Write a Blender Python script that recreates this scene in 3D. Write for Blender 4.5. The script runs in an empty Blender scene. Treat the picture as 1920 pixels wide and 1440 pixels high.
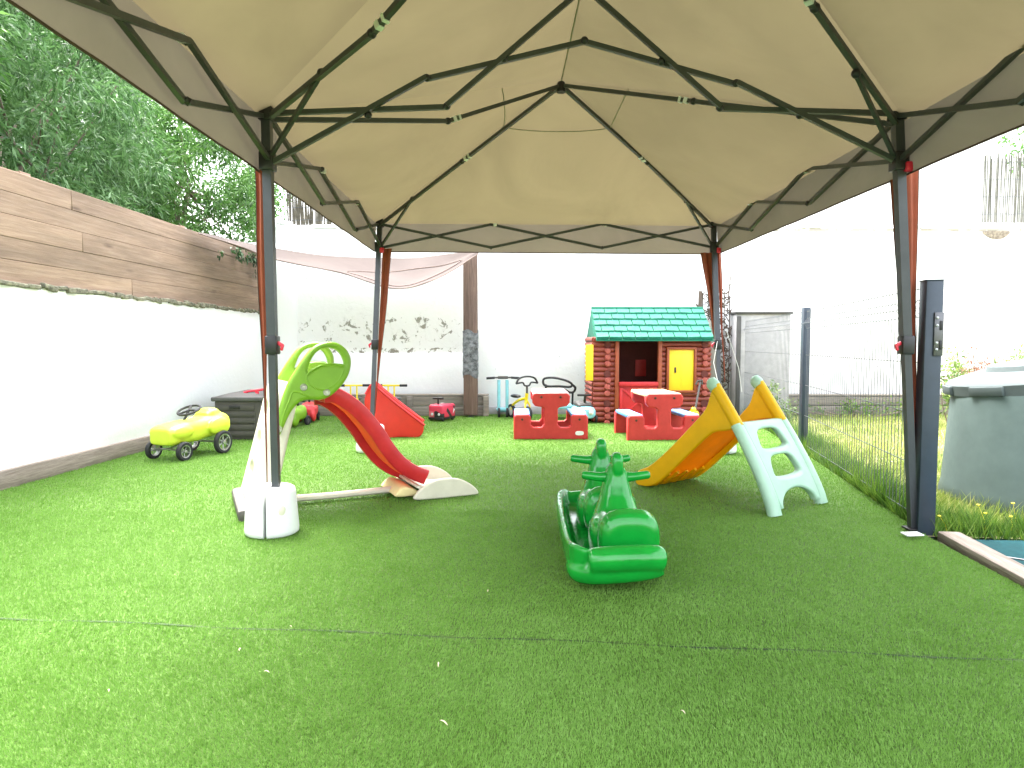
import bpy, bmesh, math, random
import numpy as np
from mathutils import Vector, Matrix, Euler
random.seed(7); np.random.seed(7)
R = math.radians
C = bpy.context.scene.collection
sc = bpy.context.scene

# ------------------------------------------------------------------ camera
FPX = 1280.0; PITCH = math.atan(75/1280); HC = 0.89
cd = bpy.data.cameras.new('camera'); cam = bpy.data.objects.new('camera', cd); C.objects.link(cam)
cd.sensor_width = 36; cd.lens = 24; cd.clip_start = 0.05; cd.clip_end = 500
cam.location = (0, 0, HC); cam.rotation_euler = (R(90)-PITCH, 0, 0)
sc.camera = cam
# ------------------------------------------------------------------ light
w = bpy.data.worlds.new('World'); sc.world = w; w.use_nodes = True
nt = w.node_tree; bg = nt.nodes['Background']
sky = nt.nodes.new('ShaderNodeTexSky'); sky.sky_type = 'NISHITA'; sky.sun_disc = False
SUN_EL, SUN_AZ = R(64), R(-40)      # azimuth clockwise from +Y: high, beyond the yard to the left, behind thin cloud
sky.sun_elevation = SUN_EL; sky.sun_rotation = SUN_AZ
sky.air_density = 1.0; sky.dust_density = 5.0; sky.ozone_density = 1.0
hs = nt.nodes.new('ShaderNodeHueSaturation'); hs.inputs['Saturation'].default_value = .3
nt.links.new(sky.outputs[0], hs.inputs['Color']); nt.links.new(hs.outputs[0], bg.inputs[0]); bg.inputs[1].default_value = 0.15
sd = bpy.data.lights.new('sun', 'SUN'); sd.energy = .8; sd.angle = R(60); sd.color = (1, .97, .92)
so = bpy.data.objects.new('sun', sd); C.objects.link(so)
sdir = Vector((math.sin(SUN_AZ)*math.cos(SUN_EL), math.cos(SUN_AZ)*math.cos(SUN_EL), math.sin(SUN_EL)))
so.rotation_euler = sdir.to_track_quat('Z', 'Y').to_euler(); so.location = (-3, 6, 12)
sc.view_settings.view_transform = 'Standard'; sc.view_settings.look = 'None'
sc.view_settings.exposure = 3.48; sc.view_settings.gamma = 1
sc.render.engine = 'CYCLES'
sc.cycles.use_denoising = True
sc.cycles.max_bounces = 8; sc.cycles.transparent_max_bounces = 8

# ------------------------------------------------------------------ photo measuring helpers
def ray(u, v):
    xc = (u-960)/FPX; yc = -(v-720)/FPX
    return Vector((xc, yc*math.sin(PITCH)+math.cos(PITCH), yc*math.cos(PITCH)-math.sin(PITCH)))
def G(u, v, z=0.0):
    d = ray(u, v); t = (z-HC)/d.z; return Vector((d.x*t, d.y*t, z))
def P(u, v, Y):
    d = ray(u, v); t = Y/d.y; return Vector((d.x*t, Y, HC+d.z*t))
def PX(u, v, X):
    d = ray(u, v); t = X/d.x; return Vector((X, d.y*t, HC+d.z*t))
def PV(u, v, o, ang):
    """hit on the vertical plane through o that runs at angle ang: returns (distance along it, height)"""
    d = ray(u, v); a = Vector((math.cos(ang), math.sin(ang))); n = Vector((-a.y, a.x))
    t = (n.x*o[0]+n.y*o[1])/(n.x*d.x+n.y*d.y); p = d*t
    return ((p.x-o[0])*a.x+(p.y-o[1])*a.y, HC+p.z)

# ------------------------------------------------------------------ materials
def newmat(name):
    m = bpy.data.materials.new(name); m.use_nodes = True
    return m, m.node_tree, m.node_tree.nodes['Principled BSDF']
def N(t, typ, **kw):
    n = t.nodes.new(typ)
    for k, v in kw.items(): setattr(n, k, v)
    return n
def noise(t, scale, detail=4, rough=.6, vec=None, dist=0.0):
    n = N(t, 'ShaderNodeTexNoise'); n.inputs['Scale'].default_value = scale
    n.inputs['Detail'].default_value = detail; n.inputs['Roughness'].default_value = rough
    n.inputs['Distortion'].default_value = dist
    if vec is not None: t.links.new(vec, n.inputs['Vector'])
    return n
def ramp(t, fac, stops):
    r = N(t, 'ShaderNodeValToRGB'); t.links.new(fac, r.inputs[0])
    e = r.color_ramp.elements
    while len(e) < len(stops): e.new(.5)
    for i, (p, c) in enumerate(stops):
        e[i].position = p; e[i].color = (c[0], c[1], c[2], 1) if len(c) == 3 else c
    return r
def mixc(t, fac, a, b, blend='MIX'):
    m = N(t, 'ShaderNodeMix', data_type='RGBA', blend_type=blend)
    for sock, val in ((m.inputs[0], fac), (m.inputs[6], a), (m.inputs[7], b)):
        if hasattr(val, 'links'): t.links.new(val, sock)
        elif isinstance(val, (int, float)): sock.default_value = val
        else: sock.default_value = (*val, 1)
    return m.outputs[2]
def coord(t, which='Object', scale=None):
    c = N(t, 'ShaderNodeTexCoord').outputs[which]
    if scale:
        mp = N(t, 'ShaderNodeMapping'); mp.inputs['Scale'].default_value = scale
        t.links.new(c, mp.inputs[0]); return mp.outputs[0]
    return c
def bump(t, b, h, strength=.3, dist=.01):
    n = N(t, 'ShaderNodeBump'); n.inputs['Strength'].default_value = strength; n.inputs['Distance'].default_value = dist
    t.links.new(h, n.inputs['Height']); t.links.new(n.outputs[0], b.inputs['Normal'])
def plastic(name, col, rough=.38, var=.12, trans=0.0, bmp=.05, scale=9, fade=0.0):
    m, t, b = newmat(name); vec = coord(t)
    n = noise(t, scale, 5, .65, vec)
    d = tuple(c*(1-var*1.6) for c in col); l = tuple(min(1, c*(1+var)+fade) for c in col)
    r = ramp(t, n.outputs[0], [(.3, d), (.7, l)])
    t.links.new(r.outputs[0], b.inputs['Base Color'])
    n2 = noise(t, scale*6, 3, .7, vec)
    rr = N(t, 'ShaderNodeMapRange'); rr.inputs[3].default_value = rough*.8; rr.inputs[4].default_value = min(1, rough*1.35)
    t.links.new(n2.outputs[0], rr.inputs[0]); t.links.new(rr.outputs[0], b.inputs['Roughness'])
    n3 = noise(t, 220, 2, .5, vec)
    bump(t, b, n3.outputs[0], bmp, .002)
    if trans:
        tr = N(t, 'ShaderNodeBsdfTranslucent'); t.links.new(r.outputs[0], tr.inputs[0])
        mx = N(t, 'ShaderNodeMixShader'); mx.inputs[0].default_value = trans
        t.links.new(b.outputs[0], mx.inputs[1]); t.links.new(tr.outputs[0], mx.inputs[2])
        t.links.new(mx.outputs[0], t.nodes['Material Output'].inputs[0])
    return m
def wood(name, a, b_, c_, axis='X', sc_=1.0, rough=.8, knots=True):
    m, t, b = newmat(name)
    s = {'X': (1.2, 26, 26), 'Y': (26, 1.2, 26), 'Z': (26, 26, 1.2)}[axis]
    gi = N(t, 'ShaderNodeNewGeometry'); v0 = coord(t, 'Object', tuple(q*sc_ for q in s)); ad = N(t, 'ShaderNodeVectorMath', operation='ADD'); ml_ = N(t, 'ShaderNodeMath', operation='MULTIPLY'); t.links.new(gi.outputs['Random Per Island'], ml_.inputs[0]); ml_.inputs[1].default_value = 37
    t.links.new(v0, ad.inputs[0]); t.links.new(ml_.outputs[0], ad.inputs[1]); v = ad.outputs[0]
    g = noise(t, 1.9, 10, .78, v, .35); r = ramp(t, g.outputs[0], [(.32, a), (.5, b_), (.68, c_)])
    s2 = {'X': (.7, 5, 5), 'Y': (5, .7, 5), 'Z': (5, 5, .7)}[axis]
    v2 = coord(t, 'Object', s2); g2 = noise(t, 1.5, 4, .6, v2)
    r2 = ramp(t, g2.outputs[0], [(.3, (.55, .52, .5)), (.7, (1.15, 1.1, 1.05))])
    col = mixc(t, .75, r.outputs[0], r2.outputs[0], 'MULTIPLY')
    ri = ramp(t, gi.outputs['Random Per Island'], [(0, (.78, .76, .75)), (.5, (1, .98, .95)), (1, (1.18, 1.15, 1.1))]); col = mixc(t, 1.0, col, ri.outputs[0], 'MULTIPLY')
    if knots:
        v3 = coord(t, 'Object', {'X': (1.6, 7, 7), 'Y': (7, 1.6, 7), 'Z': (7, 7, 1.6)}[axis])
        vo = N(t, 'ShaderNodeTexVoronoi'); vo.inputs['Scale'].default_value = 1.0; t.links.new(v3, vo.inputs['Vector'])
        k = ramp(t, vo.outputs['Distance'], [(.03, (.25, .2, .17)), (.13, (1, 1, 1))])
        col = mixc(t, .6, col, k.outputs[0], 'MULTIPLY')
    t.links.new(col, b.inputs['Base Color']); b.inputs['Roughness'].default_value = rough
    bump(t, b, g.outputs[0], .5, .004)
    return m
def metal(name, col, rough=.4, metallic=.6):
    m = plastic(name, col, rough, .1); m.node_tree.nodes['Principled BSDF'].inputs['Metallic'].default_value = metallic
    return m

M = {}
M['frame'] = metal('dark_grey_coated_steel', (.05, .055, .05), .42, .2)
M['leg'] = metal('grey_coated_steel', (.050, .055, .060), .38, .3)
M['black'] = plastic('black_plastic', (.009, .009, .010), .4)
M['rubber'] = plastic('black_rubber', (.016, .016, .018), .7)
M['red'] = plastic('red_plastic', (.62, .03, .035), .4, .08, fade=.01)
M['clampred'] = plastic('clamp_red', (.65, .02, .05), .35)
M['tablered'] = plastic('faded_red_plastic', (.50, .016, .014), .5, .1, fade=.01)
M['chute'] = plastic('red_chute_plastic', (.60, .022, .03), .36, .07, trans=.25, fade=.01)
M['chutefloor'] = plastic('sun_glow_red_chute_floor', (.70, .12, .03), .4, .07, trans=.55)  # orange tint paints in the sun glowing through the red plastic
M['bluered'] = plastic('bright_red_plastic', (.68, .022, .012), .35, .06, trans=.15)
M['lime'] = plastic('lime_plastic', (.20, .40, .02), .42, .07, trans=.12)
M['cream'] = plastic('cream_plastic', (.62, .58, .46), .5, .06, fade=.02)
M['brownfoot'] = plastic('grey_brown_foot', (.085, .075, .068), .6)
M['yellow'] = plastic('yellow_slide_plastic', (.86, .54, .001), .4, .05, trans=.30)
M['orange'] = plastic('sun_glow_yellow_chute_floor', (.88, .40, .008), .45, .06, trans=.62)  # yellow plastic with sun from behind painted into its colour as orange
M['mint'] = plastic('mint_plastic', (.34, .53, .40), .42, .05)
M['green'] = plastic('glossy_green_plastic', (.005, .26, .028), .16, .10, bmp=.03)
M['caryellow'] = plastic('lime_yellow_plastic', (.58, .68, .05), .38, .05)
M['grey_lid'] = plastic('grey_lid', (.085, .083, .08), .55)
M['grey_box'] = plastic('taupe_grey_resin', (.072, .068, .058), .6, .1)
M['white'] = plastic('white_plastic', (.74, .75, .74), .45, .05)
M['rim'] = plastic('pale_rim', (.6, .6, .58), .4)
M['steel'] = metal('galvanised_steel', (.45, .45, .46), .35, .9)
M['brass'] = metal('bolt_metal', (.45, .46, .38), .4, .8)
M['log'] = plastic('red_brown_log_plastic', (.22, .034, .018), .5, .12, fade=.015)
M['logend'] = plastic('pinkish_log_end_plastic', (.32, .06, .042), .55, .1, fade=.02)
M['trim'] = plastic('orange_brown_trim', (.27, .055, .016), .5)
M['door'] = plastic('red_half_door', (.50, .02, .025), .5)
M['shutter'] = plastic('yellow_shutter', (.82, .56, .015), .45, .04)
M['roofgreen'] = plastic('teal_green_roof', (.005, .135, .082), .5, .1, fade=.01)
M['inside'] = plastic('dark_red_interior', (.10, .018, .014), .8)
M['blueseat'] = plastic('blue_seat_plastic', (.10, .28, .62), .45, fade=.03)
M['tabletop'] = plastic('pale_yellow_tabletop', (.80, .66, .32), .5)
M['tablewhite'] = plastic('pale_pink_top', (.74, .50, .48), .5)  # pale pink, paler than the red side frames
M['skyblue'] = plastic('sky_blue_metal', (.25, .60, .68), .35)
M['bikeyellow'] = plastic('yellow_bike_frame', (.80, .62, .02), .35)
M['gatepost'] = metal('anthracite_blue_steel', (.032, .046, .066), .38, .15)
M['wire'] = metal('anthracite_wire', (.10, .11, .12), .45, .2)
M['alu'] = metal('worn_alloy', (.12, .12, .125), .35, .85)
M['bin'] = plastic('grey_green_bin', (.098, .135, .128), .5, .10, scale=4)
M['binlid'] = plastic('pale_grey_green_lid', (.085, .105, .105), .7, .06)
M['rust'] = plastic('rust_red_fabric', (.30, .075, .035), .9, .1, trans=.25)
M['tealmat'] = plastic('teal_mat', (.007, .055, .062), .9, .15, bmp=.4, scale=25)
M['paper'] = plastic('white_paper', (.75, .75, .74), .8)
M['seam'] = plastic('olive_seam_tape', (.16, .17, .09), .9)
M['hem'] = plastic('dark_brown_hem', (.06, .03, .02), .9)
M['clip'] = plastic('clear_white_clip', (.62, .64, .62), .3)
M['cabinet'] = plastic('pale_grey_resin_panel', (.40, .39, .395), .55)
M['rope'] = plastic('white_cord', (.7, .7, .66), .8)
M['fence'] = wood('weathered_tan_boards', (.20, .135, .095), (.29, .205, .15), (.36, .275, .215), 'Y', 1)
M['sleeper'] = wood('grey_bleached_timber', (.16, .13, .11), (.30, .265, .235), (.44, .40, .37), 'Y', 1.5)
M['plank'] = wood('grey_weathered_planks', (.15, .14, .12), (.27, .25, .22), (.36, .34, .30), 'X', 1, knots=False)
M['post'] = wood('brown_post', (.10, .065, .05), (.17, .115, .095), (.26, .185, .16), 'Z', 1.4, knots=False)
M['greypost'] = wood('grey_post', (.19, .185, .17), (.27, .265, .25), (.34, .33, .31), 'Z', 1.2, knots=False)
M['twig'] = plastic('dark_twig', (.085, .06, .045), .85)
M['bark'] = wood('bark', (.10, .08, .06), (.17, .14, .11), (.26, .22, .18), 'Z', 1, knots=False)
M['bamboo'] = plastic('grey_tan_reeds', (.13, .115, .085), .8, .3, scale=14)
M['wallstone'] = plastic('rubble_coping', (.26, .22, .18), .95, .4, bmp=.8, scale=30)
M['moss'] = plastic('mossy_ledge', (.20, .19, .13), .95, .5, bmp=.8, scale=24)
M['dry'] = plastic('dry_straw_leaf', (.55, .48, .33), .8)

for k_ in ('bin', 'binlid', 'grey_lid', 'grey_box', 'tealmat', 'roofgreen', 'sleeper', 'cabinet'): M[k_].node_tree.nodes['Principled BSDF'].inputs['Specular IOR Level'].default_value = .18
def plaster(name, peel_boxes, base=(.79, .79, .77), cracks=True):
    m, t, b = newmat(name); vec = coord(t)
    n1 = noise(t, 1.3, 6, .6, vec)
    col = ramp(t, n1.outputs[0], [(.3, tuple(c*.97 for c in base)), (.7, base)]).outputs[0]
    sep = N(t, 'ShaderNodeSeparateXYZ'); t.links.new(vec, sep.inputs[0])
    nfine = noise(t, 7.5, 8, .72, vec, .8)
    for (x0, x1, z0, z1, thr, colr, soft) in peel_boxes:
        def band(sock, a, c, s):
            m1 = N(t, 'ShaderNodeMapRange', interpolation_type='SMOOTHSTEP'); t.links.new(sock, m1.inputs[0])
            m1.inputs[1].default_value = a; m1.inputs[2].default_value = a+s
            m2 = N(t, 'ShaderNodeMapRange', interpolation_type='SMOOTHSTEP'); t.links.new(sock, m2.inputs[0])
            m2.inputs[1].default_value = c; m2.inputs[2].default_value = c-s
            mm = N(t, 'ShaderNodeMath', operation='MULTIPLY'); t.links.new(m1.outputs[0], mm.inputs[0]); t.links.new(m2.outputs[0], mm.inputs[1])
            return mm.outputs[0]
        bx = band(sep.outputs[0], x0, x1, soft); bz = band(sep.outputs[2], z0, z1, soft*.5)
        mm = N(t, 'ShaderNodeMath', operation='MULTIPLY'); t.links.new(bx, mm.inputs[0]); t.links.new(bz, mm.inputs[1])
        m2 = N(t, 'ShaderNodeMath', operation='MULTIPLY_ADD'); t.links.new(mm.outputs[0], m2.inputs[0]); m2.inputs[1].default_value = .22
        t.links.new(nfine.outputs[0], m2.inputs[2])
        r = ramp(t, m2.outputs[0], [(thr, (0, 0, 0)), (thr+.03, (1, 1, 1))])
        col = mixc(t, r.outputs[0], col, colr)
    if cracks:
        vo = N(t, 'ShaderNodeTexVoronoi', feature='DISTANCE_TO_EDGE'); vo.inputs['Scale'].default_value = .55
        dn = noise(t, 2.5, 5, .6, vec); vm = N(t, 'ShaderNodeVectorMath', operation='ADD')
        t.links.new(vec, vm.inputs[0]); t.links.new(dn.outputs[1], vm.inputs[1]); t.links.new(vm.outputs[0], vo.inputs['Vector'])
        cr = ramp(t, vo.outputs['Distance'], [(.0, (.55, .54, .5)), (.006, (1, 1, 1))])
        col = mixc(t, .18, col, cr.outputs[0], 'MULTIPLY')
    t.links.new(col, b.inputs['Base Color']); b.inputs['Roughness'].default_value = .95
    n2 = noise(t, 18, 6, .6, vec); bump(t, b, n2.outputs[0], .35, .01)
    return m
M['leftwall'] = plaster('white_painted_render', [], (.80, .81, .80), False)
M['backwall'] = plaster('peeling_white_render', [
    (-3.0, -.45, .80, 1.32, .785, (.30, .29, .25), .25),
    (-2.6, -.5, .76, .86, .74, (.26, .24, .20), .05),
    (-2.2, -1.7, 1.7, 2.0, .72, (.25, .25, .22), .2),
    (-.45, .6, 1.1, 2.3, .80, (.45, .44, .36), .5),
    (3.0, 9, .85, 1.1, .78, (.45, .44, .40), .3),
    (2.5, 12, 2.28, 2.36, .66, (.30, .28, .25), .05)], (.86, .86, .85))
M['nbwall'] = plaster('pale_gable_render', [], (.74, .74, .72))

def canopy_mat(name, col, trans=.42):
    m, t, b = newmat(name); vec = coord(t)
    n = noise(t, 1.1, 5, .6, vec, .8); d = tuple(c*.80 for c in col)
    r = ramp(t, n.outputs[0], [(.3, d), (.7, col)])
    t.links.new(r.outputs[0], b.inputs['Base Color']); b.inputs['Roughness'].default_value = .9; b.inputs['Specular IOR Level'].default_value = .04
    tr = N(t, 'ShaderNodeBsdfTranslucent'); t.links.new(r.outputs[0], tr.inputs[0])
    n2 = noise(t, 2.2, 3, .5, coord(t, 'Object', (1, .5, 1)), .8)
    bn = N(t, 'ShaderNodeBump'); bn.inputs['Strength'].default_value = .30; bn.inputs['Distance'].default_value = .04
    t.links.new(n2.outputs[0], bn.inputs['Height']); t.links.new(bn.outputs[0], b.inputs['Normal']); t.links.new(bn.outputs[0], tr.inputs['Normal'])
    mx = N(t, 'ShaderNodeMixShader'); mx.inputs[0].default_value = trans
    t.links.new(b.outputs[0], mx.inputs[1]); t.links.new(tr.outputs[0], mx.inputs[2])
    t.links.new(mx.outputs[0], t.nodes['Material Output'].inputs[0])
    return m
M['canopy'] = canopy_mat('khaki_canopy_fabric', (.170, .138, .076), .18)
M['valance'] = canopy_mat('grey_beige_valance_fabric', (.25, .212, .165), .14)
M['sail'] = canopy_mat('pink_beige_sail_fabric', (.112, .093, .086), .06)

def leafmat(name, dark, mid, light, trans=.35, nscale=1.2, rough=.5):
    m, t, b = newmat(name)
    g = N(t, 'ShaderNodeNewGeometry'); vec = coord(t)
    n = noise(t, nscale, 3, .6, vec)
    mm = N(t, 'ShaderNodeMath', operation='MULTIPLY_ADD'); t.links.new(g.outputs['Random Per Island'], mm.inputs[0]); mm.inputs[1].default_value = .7
    sub = N(t, 'ShaderNodeMath', operation='MULTIPLY_ADD'); t.links.new(n.outputs[0], sub.inputs[0]); sub.inputs[1].default_value = 1.2; sub.inputs[2].default_value = -.45
    t.links.new(sub.outputs[0], mm.inputs[2])
    r = ramp(t, mm.outputs[0], [(.1, dark), (.5, mid), (.95, light)])
    t.links.new(r.outputs[0], b.inputs['Base Color']); b.inputs['Roughness'].default_value = rough
    tr = N(t, 'ShaderNodeBsdfTranslucent'); t.links.new(r.outputs[0], tr.inputs[0])
    mx = N(t, 'ShaderNodeMixShader'); mx.inputs[0].default_value = trans
    t.links.new(b.outputs[0], mx.inputs[1]); t.links.new(tr.outputs[0], mx.inputs[2])
    t.links.new(mx.outputs[0], t.nodes['Material Output'].inputs[0])
    return m
M['leaf'] = leafmat('willowy_leaf', (.03, .09, .016), (.08, .20, .035), (.17, .32, .085))
M['leaf2'] = leafmat('greyish_leaf', (.03, .085, .022), (.085, .195, .055), (.18, .32, .13))
M['leafdark'] = leafmat('ivy_leaf', (.012, .035, .01), (.03, .08, .02), (.06, .13, .04))
M['shrub'] = leafmat('shrub_leaf', (.06, .12, .03), (.14, .24, .05), (.30, .36, .10))
M['shrubred'] = leafmat('red_shrub_leaf', (.10, .035, .025), (.24, .09, .05), (.34, .18, .08))
M['lawn'] = leafmat('lawn_blades', (.11, .16, .03), (.24, .32, .06), (.46, .44, .18), .3, 2.2)
M['weeds'] = leafmat('weed_blades', (.035, .09, .012), (.09, .20, .02), (.22, .32, .05), .35, 2.5)
M['petal'] = plastic('yellow_petal', (.8, .68, .03), .6)

def turfmat(name, blades):
    m, t, b = newmat(name); vec = coord(t)
    big = noise(t, .9, 3, .5, vec); fine = noise(t, 95 if blades else 70, 3, .7, vec)
    a = ramp(t, fine.outputs[0], [(.3, (.120, .250, .040)), (.52, (.180, .340, .066)), (.75, (.26, .44, .12))])
    med = noise(t, 5.5, 5, .7, vec, .6); mxn = N(t, 'ShaderNodeMath', operation='MULTIPLY_ADD'); t.links.new(med.outputs[0], mxn.inputs[0]); mxn.inputs[1].default_value = .6; mx2 = N(t, 'ShaderNodeMath', operation='MULTIPLY'); t.links.new(big.outputs[0], mx2.inputs[0]); mx2.inputs[1].default_value = .4; t.links.new(mx2.outputs[0], mxn.inputs[2])
    a2 = ramp(t, mxn.outputs[0], [(.34, (.82, .86, .72)), (.5, (1, 1, 1)), (.66, (1.12, 1.07, 1.2))])
    col = mixc(t, 1.0, a.outputs[0], a2.outputs[0], 'MULTIPLY')
    if not blades: col = mixc(t, 1.0, col, (.45, .45, .4), 'MULTIPLY')
    t.links.new(col, b.inputs['Base Color']); b.inputs['Roughness'].default_value = .55
    b.inputs['Specular IOR Level'].default_value = .12
    if not blades:
        bump(t, b, fine.outputs[0], .8, .01)
    else:
        tr = N(t, 'ShaderNodeBsdfTranslucent'); t.links.new(col, tr.inputs[0])
        mx = N(t, 'ShaderNodeMixShader'); mx.inputs[0].default_value = .25
        t.links.new(b.outputs[0], mx.inputs[1]); t.links.new(tr.outputs[0], mx.inputs[2])
        t.links.new(mx.outputs[0], t.nodes['Material Output'].inputs[0])
    return m
M['turfbase'] = turfmat('artificial_turf_backing', False)
M['turf'] = turfmat('artificial_turf_blades', True)
M['soil'] = plastic('soil_and_thatch', (.34, .31, .16), 1, .3, bmp=.8, scale=16)
M['groundmat'] = plastic('outer_ground', (.12, .14, .06), 1, .3, scale=3)

# ------------------------------------------------------------------ mesh tools
def cr(pts, n=8, closed=False):
    """Catmull-Rom resampling"""
    pts = [np.array(p, float) for p in pts]; L = len(pts); out = []
    segs = L if closed else L-1
    for i in range(segs):
        if closed: p0, p1, p2, p3 = pts[(i-1) % L], pts[i], pts[(i+1) % L], pts[(i+2) % L]
        else: p0, p1, p2, p3 = pts[max(i-1, 0)], pts[i], pts[i+1], pts[min(i+2, L-1)]
        for k in range(n):
            t = k/n
            out.append(tuple(.5*((2*p1)+(-p0+p2)*t+(2*p0-5*p1+4*p2-p3)*t*t+(-p0+3*p1-3*p2+p3)*t**3)))
    if not closed: out.append(tuple(pts[-1]))
    return out
def plate_mesh(outer, holes=(), t=.04, bev=.01, res=3):
    cu = bpy.data.curves.new('tmp', 'CURVE'); cu.dimensions = '2D'; cu.fill_mode = 'BOTH'
    cu.extrude = max(t/2-bev, .0005); cu.bevel_depth = bev; cu.bevel_resolution = res; cu.offset = -bev
    for ring in [outer]+list(holes):
        s = cu.splines.new('POLY'); s.points.add(len(ring)-1); s.use_cyclic_u = True
        for i, p in enumerate(ring): s.points[i].co = (p[0], p[1], 0, 1)
    o = bpy.data.objects.new('tmp', cu); C.objects.link(o)
    bpy.context.view_layer.update()
    me = bpy.data.meshes.new_from_object(o.evaluated_get(bpy.context.evaluated_depsgraph_get()))
    bpy.data.objects.remove(o); bpy.data.curves.remove(cu)
    return me
XZ = Matrix(((1, 0, 0, 0), (0, 0, 1, 0), (0, 1, 0, 0), (0, 0, 0, 1)))    # curve xy -> local xz, thickness along y

class MB:
    def __init__(s): s.bm = bmesh.new()
    def xf(s, verts, mat):
        if mat is not None: bmesh.ops.transform(s.bm, matrix=mat, verts=verts)
    def box(s, c, size, bev=0, rot=None, seg=2, taper=None):
        n0 = set(s.bm.verts)
        r = bmesh.ops.create_cube(s.bm, size=1); vs = r['verts']
        bmesh.ops.scale(s.bm, vec=size, verts=vs)
        if taper:
            for v in vs:
                if v.co.z > 0: v.co.x *= taper[0]; v.co.y *= taper[1]
        if bev:
            es = list({e for v in vs for e in v.link_edges})
            bmesh.ops.bevel(s.bm, geom=es, offset=bev, segments=seg, affect='EDGES', profile=.5)
        vs = [v for v in s.bm.verts if v not in n0]
        m = Matrix.Translation(c)
        if rot is not None: m = m @ Euler(rot).to_matrix().to_4x4()
        s.xf(vs, m); return s
    def ball(s, c, r, sub=3, rot=None):
        rr = bmesh.ops.create_icosphere(s.bm, subdivisions=sub, radius=1); vs = rr['verts']
        r = (r, r, r) if isinstance(r, (int, float)) else r
        m = Matrix.Translation(c)
        if rot is not None: m = m @ Euler(rot).to_matrix().to_4x4()
        s.xf(vs, m @ Matrix.Diagonal((*r, 1))); return s
    def tube(s, pts, r, seg=10, closed=False, flat=None, cap=True):
        pts = [Vector(p) for p in pts]; n = len(pts); rs = r if isinstance(r, (list, tuple)) else [r]*n
        rings = []; up = None
        for i, p in enumerate(pts):
            if closed: d = pts[(i+1) % n]-pts[i-1]
            else: d = pts[min(i+1, n-1)]-pts[max(i-1, 0)]
            d.normalize()
            if up is None:
                up = Vector((0, 0, 1)) if abs(d.z) < .9 else Vector((0, 1, 0))
            up = (up-d*up.dot(d)).normalized(); side = d.cross(up)
            ring = []
            for k in range(seg):
                a = 2*math.pi*(k+.5)/seg
                ring.append(s.bm.verts.new(p+side*math.cos(a)*rs[i]*(flat[0] if flat else 1)+up*math.sin(a)*rs[i]*(flat[1] if flat else 1)))
            rings.append(ring)
        m = n if closed else n-1
        for i in range(m):
            a, b = rings[i], rings[(i+1) % n]
            for k in range(seg): s.bm.faces.new((a[k], a[(k+1) % seg], b[(k+1) % seg], b[k]))
        if not closed and cap:
            s.bm.faces.new(rings[0][::-1]); s.bm.faces.new(rings[-1])
        return s
    def bar(s, a, b, w_=.02, h=None):          # square section bar
        return s.tube([a, b], math.sqrt(.5)*w_, 4, flat=(1, (h or w_)/w_))
    def loft(s, rings, closed=True, caps=True):
        rv = [[s.bm.verts.new(p) for p in r] for r in rings]; n = len(rv[0])
        for a, b in zip(rv, rv[1:]):
            for k in range(n if closed else n-1): s.bm.faces.new((a[k], a[(k+1) % n], b[(k+1) % n], b[k]))
        if caps and closed: s.bm.faces.new(rv[0][::-1]); s.bm.faces.new(rv[-1])
        return s
    def lathe(s, prof, c=(0, 0, 0), seg=40, mat=None, arc=(0, 2*math.pi)):
        full = abs(arc[1]-arc[0]-2*math.pi) < 1e-6; n0 = set(s.bm.verts)
        cols = []
        for k in range(seg if full else seg+1):
            a = arc[0]+(arc[1]-arc[0])*k/seg
            cols.append([s.bm.verts.new((r*math.cos(a), r*math.sin(a), z)) for r, z in prof])
        L = len(cols)
        for k in range(L if full else L-1):
            a, b = cols[k], cols[(k+1) % L]
            for i in range(len(prof)-1):
                try: s.bm.faces.new((a[i], b[i], b[i+1], a[i+1]))
                except ValueError: pass
        vs = [v for v in s.bm.verts if v not in n0]
        s.xf(vs, Matrix.Translation(c) @ (mat or Matrix.Identity(4))); return s
    def mesh(s, me, mat=None):
        n0 = set(s.bm.verts); s.bm.from_mesh(me); vs = [v for v in s.bm.verts if v not in n0]
        s.xf(vs, mat); bpy.data.meshes.remove(me); return s
    def plate(s, outer, holes=(), t=.04, bev=.01, y=0.0, mat=None):
        return s.mesh(plate_mesh(outer, holes, t, bev), (mat or Matrix.Identity(4)) @ Matrix.Translation((0, y, 0)) @ XZ)
    def quad(s, *p): s.bm.faces.new([s.bm.verts.new(q) for q in p]); return s
    def grid(s, f, nu, nv):
        vs = [[s.bm.verts.new(f(i/nu, j/nv)) for j in range(nv+1)] for i in range(nu+1)]
        for i in range(nu):
            for j in range(nv): s.bm.faces.new((vs[i][j], vs[i+1][j], vs[i+1][j+1], vs[i][j+1]))
        return s
    def build(s, name, mat, parent=None, solid=0, remesh=0, smooth=0, angle=38, sub=0, label=None, weld=0, split=False):
        bm = s.bm
        if split:
            todo = set(bm.faces); isl = []
            while todo:
                st = [todo.pop()]; g = []
                while st:
                    f = st.pop(); g.append(f)
                    for v in f.verts:
                        for f2 in v.link_faces:
                            if f2 in todo: todo.discard(f2); st.append(f2)
                isl.append(g)
            out = []
            for g in isl:
                m2 = MB(); mp = {}
                for f in g: m2.bm.faces.new([mp.setdefault(v, None) or mp.__setitem__(v, m2.bm.verts.new(v.co)) or mp[v] for v in f.verts])
                out.append(m2.build(name, mat, parent, solid, remesh, smooth, angle, sub, label))
            bm.free(); return out
        if weld: bmesh.ops.remove_doubles(bm, verts=bm.verts[:], dist=weld)
        bmesh.ops.recalc_face_normals(bm, faces=bm.faces[:])
        me = bpy.data.meshes.new(name); bm.to_mesh(me); bm.free()
        o = bpy.data.objects.new(name, me); C.objects.link(o)
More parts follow.
